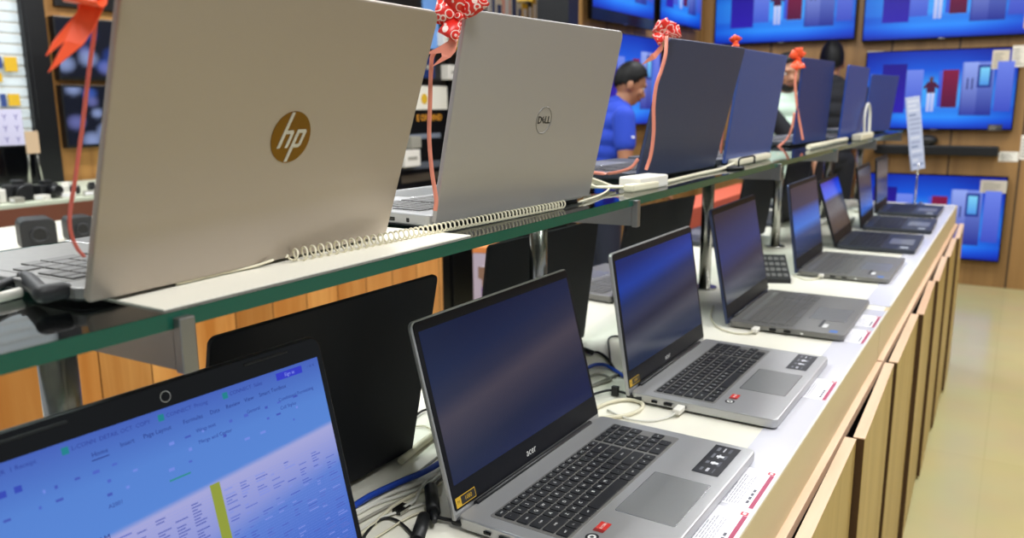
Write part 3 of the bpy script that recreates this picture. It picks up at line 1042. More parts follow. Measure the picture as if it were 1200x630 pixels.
bow('small red bow peeking over the steel blue laptop lid', (862, 50, 1.79), [(858, 43, 1.785), (866, 43, 1.785), (862, 55, 1.785)], [], [([(860, 54, 1.80), (852, 110, 1.83), (846, 165, 1.86), (845, 180, 1.87)], .006, 'pink')], lm='red', lw=.016)
bow('red bow with pink streamers on the navy laptop lid', (936, 69, 2.64),
    [(927, 62, 2.63), (936, 56, 2.63), (941, 60, 2.64), (930, 80, 2.63), (939, 80, 2.63)], [],
    [([(935, 72, 2.63), (932, 95, 2.64), (934, 125, 2.66), (938, 148, 2.68), (941, 164, 2.69)], .008, 'pink'),
     ([(931, 132, 2.66), (928, 150, 2.68), (922, 163, 2.70), (911, 173, 2.71)], .008, 'pink')], lm='red', lw=.026)


# ------------------------------------------------------------------ cables and small gear
def cable(label, pts, r, m, extra=None, cat='cable', group=None, name='cable', sub=6):
    """pts are world points; the thing stands at its first point"""
    o = Vec(pts[0])
    t = empty(name, o, 0, label, cat, group)
    b = MB(); b.tube([Vec(p) - o for p in pts], r, n=8, sub=sub); b.build('jacket', m, t)
    for nm, mm, fn in (extra or []):
        b = MB(); b.T = Mat.Translation(-o); fn(b); b.build(nm, mm, t)
    return t


def gz(pts, z=.003):
    return [onz(p[0], p[1], p[2] if len(p) > 2 else z) for p in pts]


def barrel(p, q, r):
    return lambda b: (b.cyl(p, q, r, r, n=16), b.cyl(q, q + (q - p) * .35, r * .7, r * .35, n=12))


P_ = lambda x, y, z=.003: onz(x, y, z)
cable('black power lead with thick barrel running into the nearest open silver laptop', gz([(516, 560, .006), (510, 570, .010), (507, 590, .010), (511, 604, .008), (528, 609, .006), (546, 612, .009)]), .0022, 'rubber',
      [('barrel', 'rubber', barrel(P_(505, 572, .012), P_(508, 600, .012), .0085)), ('plug', 'rubber', lambda b: b.cyl(P_(532, 609, .008), P_(551, 614, .009), .0055, n=14))])
cable('black lead with barrel curving between the near screens on the cream worktop', gz([(424, 632), (436, 616), (450, 607), (464, 609), (478, 620), (488, 634)]), .0018, 'rubber',
      [('barrel', 'rubber', barrel(P_(497, 606, .010), P_(488, 634, .010), .008))])
cable('blue network cable lying behind the near screens', gz([(408, 598), (428, 584), (450, 573), (472, 563), (498, 552), (522, 538)], .006), .0042, 'bluec')
for i, (pts, r, m, z) in enumerate((
        ([(410, 606), (440, 590), (470, 580), (500, 568), (520, 552)], .0024, 'whitec', .003),
        ([(412, 616), (445, 598), (474, 584), (500, 572), (520, 560)], .002, 'greyc', .003),
        ([(414, 632), (440, 612), (462, 592), (488, 578), (516, 566)], .0024, 'creamp', .003),
        ([(410, 592), (446, 575), (480, 560), (520, 530)], .002, 'greyc', .003))):
    cable(['white cable beside the blue cable, behind the near screens', 'thin grey cable between white and cream cables by the near screens', 'cream cable nearest the front among those behind the near screens', 'thin grey cable just behind the blue cable'][i], gz(pts, z), r, m)
for lb, pts, r, m in (('pale cable hugging the foot of the nearest open screen', [(420, 622), (448, 606), (478, 596), (500, 588), (516, 580)], .0016, 'whitec'),
                      ('flat white ribbon lead in front of the blue cable', [(414, 600), (432, 592), (458, 578), (490, 566), (512, 556)], .0028, 'white'),
                      ('thin cream lead crossing under the loose metal plug', [(424, 640), (452, 622), (482, 604), (506, 596)], .0013, 'creamp')):
    cable(lb, gz(pts, .0035), r, m)
cable('white cable with a loose metal plug lying on the worktop', gz([(474, 594, .006), (486, 586, .006), (492, 574, .005), (500, 562, .004), (520, 545, .004)]), .0022, 'whitec',
      [('metal_plug', 'postm', lambda b: b.box(P_(472, 598, .001) + Vec((-.007, -.012, 0)), P_(472, 598, .001) + Vec((.007, .008, .006)), 0, .0006)),
       ('plug_mouth', 'blackg', lambda b: b.box(P_(472, 598, .001) + Vec((-.0058, -.0125, .001)), P_(472, 598, .001) + Vec((.0058, -.0118, .005))))])
cable('thick cream cable beyond the nearest black lid', gz([(470, 540), (486, 526), (500, 515), (522, 500)], .006), .0055, 'creamp')
cable('thin cream lead curling beyond the nearest black lid', gz([(482, 500), (498, 499), (512, 508), (520, 520)], .003), .0014, 'creamp')
cable('black lead arching out from behind the nearest open screen', gz([(480, 496), (488, 486), (498, 480), (512, 478)], .004), .002, 'rubber')
cable('black lead lying between the first two open screens', gz([(682, 408, .006), (692, 412, .006), (702, 413), (712, 420), (720, 432), (726, 440)]), .0026, 'rubber',
      [('plug', 'rubber', lambda b: b.cyl(P_(684, 409, .006), P_(694, 413, .006), .005, n=12))])
cable('black lead bent upright between the first two open screens', gz([(728, 394, .004), (718, 394, .004), (713, 398, .004), (714, 412, .004), (716, 430, .004)]), .0022, 'rubber')
cable('blue cable curving between the first two open screens', gz([(680, 436), (694, 428), (708, 427), (720, 433), (730, 440)], .005), .0034, 'bluec')
cable('pale grey cable tangle beside the short blue cable', gz([(680, 446), (700, 438), (716, 444), (700, 450), (684, 456), (706, 446), (730, 436)], .003), .0022, 'greyc')
cable('black power lead feeding the second silver laptop', gz([(686, 466, .006), (698, 461, .008), (714, 457, .009), (728, 459, .009), (742, 463, .009), (752, 467, .009)]), .0022, 'rubber',
      [('plug', 'rubber', lambda b: b.cyl(P_(736, 462, .009), P_(753, 467, .009), .0052, n=14)), ('cable_tag', 'rubber', lambda b: b.box(P_(721, 460, .006) + Vec((-.006, -.004, -.005)), P_(721, 460, .006) + Vec((.006, .004, .012)), 0, .001))])
cable('thick cream cable loop on the worktop between the silver laptops', gz([(690, 482), (712, 472), (734, 468), (752, 472), (750, 480), (730, 487), (700, 490), (684, 496)], .004), .0032, 'creamp')


def side_plug(label, px, py, tail, m='whitec', z=.0095, ln=.022, y=None):
    p = onz(px, py, z)
    o = p
    cable(label, [p] + gz(tail), .0017, m, [('plug', 'white', lambda b: b.box(p + Vec((-.0065, -.004, -.0045)), p + Vec((.0065, ln, .0045)), 0, .002))])


side_plug('white cable plugged into the near side of the second silver laptop', 793, 482, [(782, 489), (760, 493), (735, 490), (712, 480)])
side_plug('cream cable plugged into the near side of the third open laptop', 884, 387, [(874, 391), (856, 389), (840, 382), (833, 370), (836, 358)], 'creamp')
side_plug('cream cable plugged into the near side of the fourth open laptop', 962, 323, [(954, 327), (942, 327), (930, 322)], 'creamp')
cable('white leads bunched behind the fifth open laptop', gz([(960, 262), (975, 258), (990, 262), (1000, 256)], .01), .008, 'whitec')
cable('white leads bunched behind the sixth open laptop', gz([(1000, 245), (1012, 247), (1022, 243)], .01), .008, 'whitec')

# phone-like keypad standing by the third laptop
p = Vec((-.548, 2.26, G))
t = empty('keypad_phone', p, R(24), 'black keypad phone on the worktop between the third and fourth open laptops', 'phone')
b = MB()
b.T = Mat(((1, 0, 0, 0), (0, 1, 0, 0), (0, 0, 1, 0), (0, 0, 0, 1)))
b.grid_rings([[(-.036, -.05, 0), (.036, -.05, 0), (.036, .05, 0), (-.036, .05, 0)], [(-.036, -.05, .012), (.036, -.05, .012), (.036, .05, .062), (-.036, .05, .062)]], 0, smooth=False)
b.build('body', 'rubber', t)
for r_ in range(4):
    for c_ in range(4):
        b = MB(); yy = -.036 + r_ * .022
        zz = .012 + (yy + .05) * .50
        b.T = Mat.Translation((-.024 + c_ * .016, yy, zz)) @ Mat.Rotation(math.atan(.50), 4, 'X')
        b.box((-.0055, -.007, 0), (.0055, .007, .003), 0, .001)
        b.build('key', 'keyg', t)

# coiled cord along the glass edge
A_, B2 = Vec((-.5665, .512, G + SZ + .0076)), Vec((-.5385, 1.0, G + SZ + .0062))
pts = []
N = 1500; turns = 62
ax = (B2 - A_).normalized()
for i in range(N + 1):
    q = i / N
    ph = 2 * math.pi * (48 * q if q < .26 else 12.5 + (q - .26) * 62)
    rc = .0064 - .0016 * min(1, q * 2)
    pts.append(A_ + (B2 - A_) * q + Vec((math.cos(ph), 0, math.sin(ph))) * (rc if q > .03 else rc * q / .03 + .0002))
lead0 = [Vec((-.572, .40, G + SZ + .0035)), Vec((-.5745, .45, G + SZ + .0035)), Vec((-.573, .48, G + SZ + .004)), Vec((-.569, .50, G + SZ + .007))]
lead1 = [Vec((-.545, 1.06, G + SZ + .003)), Vec((-.558, 1.16, G + SZ + .003)), Vec((-.58, 1.24, G + SZ + .006)), Vec((-.61, 1.28, G + SZ + .010))]
o = empty('coiled_cord', A_, 0, 'cream coiled security cord stretched along the glass in front of the silver lids', 'cord')
b = MB(); b.tube([q - A_ for q in pts], .00105, n=6, smooth=False); b.build('coil', 'creamp', o)
b = MB(); b.tube([q - A_ for q in lead0], .0012, n=8); b.build('straight_lead', 'creamp', o)
b = MB(); b.tube([q - A_ for q in lead1], .0014, n=8); b.build('straight_lead', 'creamp', o)

# alarm hubs and their wiring on the glass
ZS = G + SZ
t = empty('alarm_hub', (-.555, 1.325, ZS), R(-8), 'white alarm box with wrapped cable on the glass beside the second silver laptop', 'alarm box')
b = MB(); b.box((-.022, -.045, 0), (.022, .05, .021), 0, .003); b.build('case', 'white', t)
b = MB(); b.box((.006, -.075, 0), (.026, .012, .012), 0, .003); b.build('wrapped_bundle', 'creamp', t)
b = MB()
for k in range(3):
    b.tube([(-.03 + k * .006, -.06, .004), (-.05, -.085 - k * .01, .012 + k * .006), (-.04 + k * .01, -.12, .010), (-.01, -.10 + k * .01, .008), (.0, -.06, .006)], .0022)
b.build('loose_leads', 'creamp', t)
t = empty('alarm_puck', (-.648, 1.215, ZS), 0, 'black puck on the glass at the far corner of the second silver laptop', 'alarm puck')
b = MB(); b.cyl((0, 0, 0), (0, 0, .008), .026, .024, n=28); b.build('puck', 'rubber', t)
b = MB(); b.tube([(0, 0, .008), (-.005, .01, .03), (.004, .0, .045), (.012, .02, .03), (.02, .05, .01)], .002); b.build('lead', 'whitec', t)
cable('cream cable along the glass edge in front of the graphite lid', [Vec((-.548, 1.40, ZS + .003)), Vec((-.55, 1.5, ZS + .003)), Vec((-.552, 1.62, ZS + .003)), Vec((-.548, 1.74, ZS + .004)), Vec((-.556, 1.86, ZS + .008))], .0035, 'creamp',
      [('connector', 'creamp', lambda b: b.box((-.572, 1.86, ZS + .001), (-.548, 2.16, ZS + .017), 0, .005))])
t = empty('alarm_stand', (-.545, 1.80, ZS), 0, 'small black wire stand at the foot of the steel blue lid', 'stand')
b = MB(); b.cyl((0, 0, 0), (0, 0, .006), .03, .028, n=24); b.build('base', 'rubber', t)
b = MB(); b.tube([(.02, -.01, .006), (.02, -.005, .022), (.02, .05, .024), (.02, .11, .022), (.02, .115, .006)], .0022); b.build('wire', 'rubber', t)
t = empty('alarm_hub', (-.527, 3.47, ZS), 0, 'white alarm box with arched lead on the glass at the far laptops', 'alarm box')
b = MB(); b.box((-.02, -.16, 0), (.018, .12, .025), 0, .006); b.build('case', 'creamp', t)
b = MB(); b.tube([(-.01, .06, .02), (-.012, .05, .08), (-.012, .075, .125), (-.012, .13, .135), (-.012, .18, .10), (-.01, .19, .01)], .0055, n=10); b.build('arched_lead', 'whitec', t)
cable('cream cable bundle along the glass below the navy and slate lids', [Vec((-.555, 2.62, ZS + .009)), Vec((-.55, 2.8, ZS + .009)), Vec((-.555, 3.0, ZS + .009)), Vec((-.55, 3.22, ZS + .009))], .008, 'creamp')
# right-angled plug at the left edge of the shelf
zq = SZ + .012
q0, q1, q2, q3 = onz(-14, 340, zq), onz(22, 327, zq), onz(50, 344, zq), onz(74, 340, zq)
cable('black right angled plug on the glass by the champagne laptop', [q0, onz(6, 331, zq), q1], .0035, 'rubber',
      [('strain_relief', 'rubber', lambda b: b.tube([q1, onz(32, 327, zq), onz(42, 336, zq), q2], .0062, n=14)),
       ('plug', 'rubber', lambda b: (b.capsule(q2, q3, .0070, .0066)))], name='power_plug', cat='plug')
cable('white plug and lead on the glass behind the black right angled plug', [onz(-20, 352, SZ + .005), onz(4, 347, SZ + .005), onz(24, 342, SZ + .005)], .004, 'whitec')

# upright sign at the far end of the counter
t = empty('counter_sign', (-.40, 4.26, G), R(62), 'upright acrylic price sign on a thin pole at the far end of the counter', 'sign')
b = MB(); b.cyl((0, 0, 0), (0, 0, .006), .045, n=28); b.build('foot', 'postm', t)
b = MB(); b.cyl((0, 0, .006), (0, 0, .2), .004, n=12); b.build('pole', 'postm', t)
def fn(b):
    b.T = Mat.Translation((0, 0, .17)) @ Mat.Rotation(R(-5), 4, 'Y') @ Mat.Rotation(R(-7), 4, 'X')
    b.box((-.05, -.004, 0), (.05, .004, .34), 0, .001)
    rnd = random.Random(2)
    for col in lin('dfe4f2'),:
        pass
    for f in b.bm.faces:
        for l in f.loops: l[b.col] = lin('b9c2dc')
    for s_ in (-1, 1):
        yy = .0043 * s_
        for k in range(15):
            zz = .02 + k * .021
            w_ = rnd.uniform(.02, .042)
            q = [(-.042, yy, zz), (-.042 + 2 * w_, yy, zz), (-.042 + 2 * w_, yy, zz + .009), (-.042, yy, zz + .009)]
            b.face(q if s_ < 0 else q[::-1], 0, lin(rnd.choice(['7f8bb0', 'd8dcec', '98a2c4'])))
flat('sign_panel', 'print', t, fn)


# ------------------------------------------------------------------ televisions
def stage_layers(rect, poly, crop=0.):
    """the show on every screen: blue stage, purple and red cabinets, a presenter, a big pale fridge"""
    rect(.115, .16, .285, .80, '1c0f86', '2a16a8')
    rect(.285, .24, .40, .74, '6f86e6', '3f58cc')
    rect(.53, .25, .635, .73, '801440', '520c3a')
    rect(.505, .26, .53, .72, '4460d8', '3450d0')
    rect(.655, .16, .86, .83, '7288dc', '1f2a90')
    rect(.665, .16, .76, .83, '92a6ee', '2c389e')
    rect(.755, .2, .845, .48, '23358a', '23358a')
    rect(.77, .23, .83, .45, '7cd0f4', '4a90e0')
    rect(.69, .36, .70, .5, '2a3070', '2a3070'); rect(.72, .36, .73, .5, '2a3070', '2a3070')
    rect(.875, .16, .98, .78, '6a80e4', '3a4cc0')
    # presenter
    rect(.445, .335, .47, .40, '5a3a34', '5a3a34')
    rect(.43, .40, .487, .54, '4a1238', '4a1238')
    poly([(.43, .41), (.405, .47), (.418, .49), (.44, .45)], '4a1238'); poly([(.487, .41), (.515, .46), (.503, .49), (.48, .45)], '4a1238')
    rect(.436, .54, .458, .78, 'c8cef2', 'a8b4ea'); rect(.464, .54, .485, .78, 'c8cef2', 'a8b4ea')


def television(label, w, h, mx, crop=0., bez=.010, stand=False, pic=True, group='televisions on the store walls', bot=.014, name='television'):
    """faces local -y, base centre at origin"""
    t = empty(name, (0, 0, 0), 0, label, 'television', group)
    t.matrix_world = mx
    b = MB(); b.box((-w / 2, -.012, 0), (w / 2, .018, h), 0, .004); b.build('frame', 'blackg', t)
    b = MB(); b.box((-w * .32, .018, h * .12), (w * .32, .044, h * .7), 0, .006); b.build('back_housing', 'blackp', t)
    def fn(b):
        x0, x1, z0, z1, y = -w / 2 + bez, w / 2 - bez, bot, h - bez, -.0124
        def bg(u_, v_):
            v_ = crop + (1 - crop) * v_
            c = blend([(0, '0a2aa8'), (.25, '1258d8'), (.5, '3aa0f4'), (.72, '3c98f4'), (.77, '1c62e0'), (.83, '2f96fa'), (.92, '1a66ec'), (1, '0a2cb0')], v_)
            e = max(.12, 1 - 1.5 * max(0, abs(u_ - .48) - .15))
            return (c[0] * e * e, c[1] * e ** 1.3, c[2] * (.45 + .55 * e), 1)
        grid_picture(b, x0, x1, z0, z1, y, bg, 16, 20)
        n = [0]
        def V_(v_): return (v_ - crop) / (1 - crop)
        def rect(u0, v0, u1, v1, c0, c1):
            n[0] += 1
            v0, v1 = max(0, V_(v0)), min(1, V_(v1))
            if v1 <= v0: return
            yy = y - .00025 * n[0]
            b.face([(x0 + (x1 - x0) * u0, yy, z1 - (z1 - z0) * v1), (x0 + (x1 - x0) * u1, yy, z1 - (z1 - z0) * v1), (x0 + (x1 - x0) * u1, yy, z1 - (z1 - z0) * v0), (x0 + (x1 - x0) * u0, yy, z1 - (z1 - z0) * v0)], 0, [lin(c1), lin(c1), lin(c0), lin(c0)])
        def poly(pts, c):
            n[0] += 1
            b.face([(x0 + (x1 - x0) * u_, y - .00025 * n[0], z1 - (z1 - z0) * max(0, V_(v_))) for u_, v_ in pts], 0, lin(c))
        stage_layers(rect, poly, crop)
    flat('screen', 'tv', t, fn)
    b = MB(); b.box((-.02, -.0135, .003), (.02, -.0122, .009)); b.build('maker_plate', 'postm', t)
    return t


FACE = Mat.Identity(4)
def wall_tv(label, x0, x1, z0, z1, **k):
    return television(label, x1 - x0, z1 - z0, Mat.Translation(((x0 + x1) / 2, WY - .045, z0 + G)), **k)


wall_tv('lit television at the top of the far wall, left of the pair', -2.10, -1.075, .915, 1.49)
wall_tv('lit television at the top right of the far wall, right of the pair', -1.03, -.02, .895, 1.47)
wall_tv('lit television in the middle of the far wall above the black soundbar', -.99, -.055, .287, .832)
wall_tv('lit television low on the far wall behind the counter end', -.99, -.045, -.60, -.012)


def side_tv(label, y0, y1, z0, z1, tilt=0, x=-2.2, **k):
    return television(label, y1 - y0, z1 - z0, Mat.Translation((x + .05, (y0 + y1) / 2, z0 + G)) @ Mat.Rotation(R(90), 4, 'Z') @ Mat.Rotation(R(tilt), 4, 'X'), **k)


side_tv('lit television with thick dark lower frame high on the left wall', 4.3, 5.22, .955, 1.5, bot=.07)
side_tv('lit television high on the left wall beside the corner', 5.32, 6.14, 1.02, 1.52)
side_tv('lit television on the left wall behind the man in the blue polo shirt', 4.36, 5.36, .34, .91)
side_tv('lit television on the left wall hidden behind the graphite lid', 5.44, 6.3, .34, .86)


def price_slip(label, x0, x1, z0, z1, col='e2dccd', y=WY - .0585, text=None):
    o = empty('price_slip', ((x0 + x1) / 2, y, z0 + G), 0, label, 'price slip', 'price slips on the television wall')
    w, h = x1 - x0, z1 - z0
    b = MB(); b.box((-w / 2, -.001, 0), (w / 2, .001, h)); b.build('card', mat('slip_card', col, .6), o)
    def fn(b):
        rnd = random.Random(int(x0 * 991))
        for k in range(6):
            zz = h * (.1 + k * .135)
            b.face([(-w * .4, -.0014, zz), (-w * .4 + w * rnd.uniform(.3, .8), -.0014, zz), (-w * .4 + w * rnd.uniform(.3, .8), -.0014, zz + h * .06), (-w * .4, -.0014, zz + h * .06)], 0, lin('8b867c'))
    flat('print', 'print', o, fn)


price_slip('beige price slip on the right end of the middle television', -.215, -.118, .69, .81, 'cfc4ad')
price_slip('white price slip beside the middle television at the picture edge', -.105, -.03, .70, .835)
price_slip('pale price slip on the lower right television', -.205, -.05, -.125, -.04, 'c4bcae')
price_slip('yellow price slip on the top right television', -.06, .02, .94, 1.1, 'd8b43a')
price_slip('small white price slip at the right end of the soundbar', -.118, -.005, .085, .15, 'ece9e0', y=WY - .001)
price_slip('white price slip at the right picture edge level with the soundbar', -.0, .06, .10, .26, 'ece9e0', y=WY - .001)
price_slip('dark slip at the lower corner of the middle television', -.2, -.115, .29, .33, '23242a')

t = empty('soundbar', (-.50, WY - .045, G + .118), 0, 'long black soundbar mounted under the middle television', 'soundbar')
b = MB(); b.box((-.385, -.04, 0), (.38, .045, .068), 0, .012); b.build('body', 'rubber', t)
b = MB(); b.box((-.375, -.042, .008), (.37, -.038, .06), 0, .001); b.build('grille', 'dark', t)
t = empty('speaker_dome', (-.55, WY - .05, G + .19), 0, 'small black dome speaker on top of the soundbar', 'speaker')
b = MB(); b.ball((0, 0, .028), (.062, .04, .038)); b.build('body', 'rubber', t)
b = MB(); b.cyl((0, 0, 0), (0, 0, .004), .035, n=20); b.build('foot', 'dark', t)


# ------------------------------------------------------------------ background: next counter, gadget counter, racks
t = empty('plank_counter', (-2.6, 1.0, 0), 0, 'next counter with orange plank front and cream top, seen under the glass', 'counter')
b = MB(); b.box((.575, -1.7, .02), (.60, 1.655, G - .012), 0, .002); b.build('plank_front', 'plank', t)
b = MB(); b.box((-.86, -1.7, G - .012), (.61, 1.66, G + .012), 0, .002); b.build('worktop', 'cream', t)
b = MB(); b.box((-.84, -1.68, 0), (.57, 1.64, G - .013)); b.build('carcass', 'dark', t)

t = empty('gadget_counter', (-4.5, 2.3, 0), 0, 'far counter with red brown front and gadgets laid out on a pale top', 'counter')
b = MB(); b.box((.48, -1.6, 0), (.5, 1.5, G + .02), 0, .002); b.build('front', 'brownband', t)
b = MB(); b.box((-.45, -1.6, G + .02), (.5, 1.5, G + .04), 0, .002); b.build('worktop', mat('pale_green_top', 'd0d6c0', .4), t)
b = MB(); b.box((-.44, -1.58, 0), (.475, 1.48, G + .019)); b.build('carcass', 'dark', t)
ZT = G + .0405


def camera_body(label, x, y, rz, m, s=1.):
    t = empty('camera', (x, y, ZT), rz, label, 'camera', 'gadgets on the far counter')
    b = MB(); b.box((-.065 * s, -.03 * s, 0), (.065 * s, .03 * s, .08 * s), 0, .008 * s); b.box((-.025 * s, -.025 * s, .079 * s), (.025 * s, .025 * s, .1 * s), 0, .006 * s); b.build('body', m, t)
    b = MB(); b.cyl((0, -.03 * s, .042 * s), (0, -.085 * s, .042 * s), .034 * s, .032 * s); b.build('lens', 'dark', t)


k = 0
for y_, m, s, nm in ((1.95, 'white', .8, 'white camera at the left end of the far counter'), (2.08, 'rubber', 1.0, 'black camera beside the white one on the far counter'), (2.2, 'rubber', .9, 'black camera behind the speaker on the far counter'),
                     (2.32, 'white', .7, 'white camera nearest the laptop edge on the far counter'), (2.44, 'rubber', .6, 'small black camera on the far counter, partly behind the ribbon')):
    camera_body(nm, -4.12 - .03 * (k % 2), y_, R(60 + 25 * k), m, s); k += 1
for i, (y_, m) in enumerate(((2.02, 'greyc'), (2.14, 'white'), (2.27, 'white'), (2.38, 'greyc'), (2.5, 'white'))):
    t = empty('memory_box', (-4.05, y_, ZT), R(20 * i), ['small grey box at the left front of the far counter', 'small white box in front of the black cameras', 'small white box right of the black cameras', 'small grey box near the ribbon on the far counter', 'small white box at the right of the far counter'][i], 'box', 'gadgets on the far counter')
    b = MB(); b.box((-.03, -.022, 0), (.03, .022, .026), 0, .003); b.build('case', m, t)
    b = MB(); b.box((-.02, -.0225, .006), (.02, -.0218, .02)); b.build('label', 'paper', t)


def speaker(label, p, s, rz):
    t = empty('cube_speaker', p, rz, label, 'speaker', 'cube speakers on the plank counter')
    b = MB(); b.T = Mat.Rotation(R(90), 4, 'X') @ Mat.Translation((0, 0, -s / 2)); b.slab(s, s, s, s * .22, 0, s * .04); b.build('case', 'rubber', t)
    b = MB()
    rings = []
    for r_, y_ in ((s * .27, -s / 2 - .001), (s * .25, -s / 2 - s * .05), (s * .19, -s / 2 - s * .05), (s * .17, -s / 2 - .002)):
        rings.append([(r_ * math.cos(q * math.tau / 32), y_, s / 2 + r_ * math.sin(q * math.tau / 32)) for q in range(32)])
    b.grid_rings(rings, 0, False, False); b.build('driver_ring', 'blackp', t)
    b = MB(); b.cyl((0, -s / 2 - .0005, s / 2), (0, -s / 2 - .003, s / 2), s * .17, n=32); b.build('driver', 'blackg', t)


sp = onz(45, 291, .013)
speaker('black cube speaker with round driver on the next counter', Vec((sp.x, sp.y, G + .0125)), .108, math.atan2(-sp.x, sp.y) + R(8))
sp = onz(94, 281, .013)
speaker('black cube speaker half hidden behind the champagne laptop edge', Vec((sp.x, sp.y, G + .0125)), .09, math.atan2(-sp.x, sp.y) + R(15))

def onx(px, py, X):
    d = cf + cr * ((px - 600) / F) - cu * ((py - 315) / F)
    return CP + d * ((X - CP.x) / d.x)


# racks and screens far left: everything here faces the aisle (+x)
XR = -5.0
R90 = R(90)
t = empty('slatwall_rack', (XR, 2.1, 0), R90, 'white slatted rack with yellow tags at the far left edge', 'rack')
b = MB(); b.box((-.9, .0, .95), (.53, .04, 2.5)); b.build('back_panel', 'white', t)
b = MB()
for k in range(25): b.box((-.9, -.008, .97 + k * .06), (.53, .001, 1.018 + k * .06), 0, .002)
b.build('slats', mat('slat_white', 'd8e2e8', .4), t)
b = MB(); b.box((-.9, -.01, 0), (.53, .05, .95)); b.build('lower_cabinet', 'dark', t)


def on_rack(name, label, cat, p0, p1, m, group=None, art=None, X=XR):
    """card hung on the rack between two photo corners (top left, bottom right)"""
    a, c = onx(*p0, X + .03), onx(*p1, X + .03)
    o = empty(name, (X + .03, (a.y + c.y) / 2, c.z), R90, label, cat, group)
    w, h = c.y - a.y, a.z - c.z
    b = MB(); b.box((-w / 2, -.004, 0), (w / 2, .004, h), 0, .001); b.build('card', m, o)
    b = MB(); b.cyl((0, .004, h * .92), (0, .024, h * .92), .003, n=8); b.build('hook', 'chrome', o)
    if art: flat('print', 'print', o, lambda b: art(b, w, h))
    return o


on_rack('price_tag', 'upper yellow tag on the white slatted rack', 'tag', (4, 66), (21, 84), 'yellow', 'yellow tags on the white rack')
on_rack('price_tag', 'lower yellow tag on the white slatted rack', 'tag', (9, 110), (24, 124), 'yellow', 'yellow tags on the white rack')
on_rack('price_tag', 'yellow tag cut by the left picture edge on the white slatted rack', 'tag', (-8, 85), (3, 96), 'yellow', 'yellow tags on the white rack')
on_rack('product_packet', 'small blue grey packet left of the upper yellow tag', 'packet', (-4, 66), (3, 80), 'steelblue', 'packets on the white rack')
on_rack('product_packet', 'small blue grey packet left of the lower yellow tag', 'packet', (0, 110), (8, 125), 'steelblue', 'packets on the white rack')


def letters(b, w, h):
    b.face([(-w / 2, -.0045, 0), (w / 2, -.0045, 0), (w / 2, -.0045, h), (-w / 2, -.0045, h)], 0, lin('cfcbe6'))
    m = Mat(((1, 0, 0, 0), (0, 0, -1, 0), (0, 1, 0, 0), (0, 0, 0, 1)))
    for r_ in range(3):
        for c_ in range(2):
            b.text('Y', h * .2, Mat.Translation((-w * .2 + c_ * w * .45, -.005, h * (.8 - r_ * .27))) @ m, 0, lin('6a62a8'))


on_rack('notice', 'pale lilac notice with rows of letters low on the white rack', 'notice', (-6, 128), (30, 176), 'paper', None, letters)

t = empty('monitor', (XR + .22, onx(20, 200, XR + .22).y, ZT), R90, 'black monitor standing on the far counter under the lilac notice', 'monitor')
b = MB(); b.box((-.16, -.01, .03), (.11, .02, .24), 0, .004); b.build('frame', 'dark', t)
b = MB(); b.box((-.15, -.0105, .04), (.10, -.0098, .23)); b.build('screen', 'blackg', t)
b = MB(); b.box((-.03, -.04, 0), (.05, .06, .006)); b.box((0, 0, .006), (.02, .015, .05)); b.build('stand', 'postm', t)
t = empty('display_easel', (XR + .42, onx(42, 200, XR + .42).y, ZT), R90, 'thin steel easel with a tan card beside the black monitor', 'easel')
b = MB()
for s_ in (-1, 1): b.tube([(s_ * .035, 0, 0), (s_ * .018, .02, .30)], .004, smooth=False)
b.tube([(0, .10, 0), (0, .02, .28)], .004, smooth=False); b.build('legs', 'postm', t)
b = MB(); b.box((-.035, -.004, .2), (.035, .004, .32)); b.build('card', mat('tan_card', 'c6a98a', .6), t)

t = empty('store_pillar', (XR + .04, 2.70, 0), R90, 'black pillar between the white rack and the wood framed screens', 'pillar')
b = MB(); b.box((-.068, .0, 0), (.068, .4, 2.9), 0, .004); b.build('shaft', 'dark', t)
b = MB(); b.box((-.05, -.004, 1.2), (-.04, .001, 2.6)); b.build('trim_strip', 'blackp', t)
t = empty('wood_bay', (XR, 3.3, 0), R90, 'wood panelled bay holding two dark screens at the far left', 'display bay')
b = MB(); b.box((-.535, .0, 0), (.5, .05, 2.8), 0, .002); b.build('panel', wood('bay_wood', '9a6a36', 'b98848', 'Z', 10, .45), t)
b = MB(); b.box((-.46, -.03, 1.86), (.5, .0, 2.8), 0, .003); b.build('header', 'dark', t)


def blotch(seed):
    rnd = random.Random(seed)
    cs = [(rnd.random(), rnd.random(), rnd.uniform(.08, .2), rnd.choice(['5f86d8', '3a5cb4', '8fa0d0', '233a80', '6a6fae'])) for _ in range(16)]
    def fn(u_, v_):
        c = Vec(lin('0c1120')[:3])
        for x, y, r_, h in cs:
            d = math.hypot((u_ - x) * 1.6, v_ - y) / r_
            if d < 1: c = c.lerp(Vec(lin(h)[:3]), (1 - d * d) * .8)
        return (c.x, c.y, c.z, 1)
    return fn


for i, (z0, z1, nm) in enumerate(((1.43, 1.80, 'upper dark screen with blue blurred picture in the wood bay'), (1.02, 1.40, 'lower dark screen with blue blurred picture in the wood bay'))):
    t = empty('television', (XR + .05, 3.16, z0), R90, nm, 'television', 'screens in the wood bay')
    b = MB(); b.box((-.36, -.01, 0), (.36, .048, z1 - z0), 0, .004); b.build('frame', 'dark', t)
    b = MB(); grid_picture(b, -.35, .35, .02, z1 - z0 - .015, -.0106, blotch(i + 3), 40, 20); b.build('screen', 'tv', t)

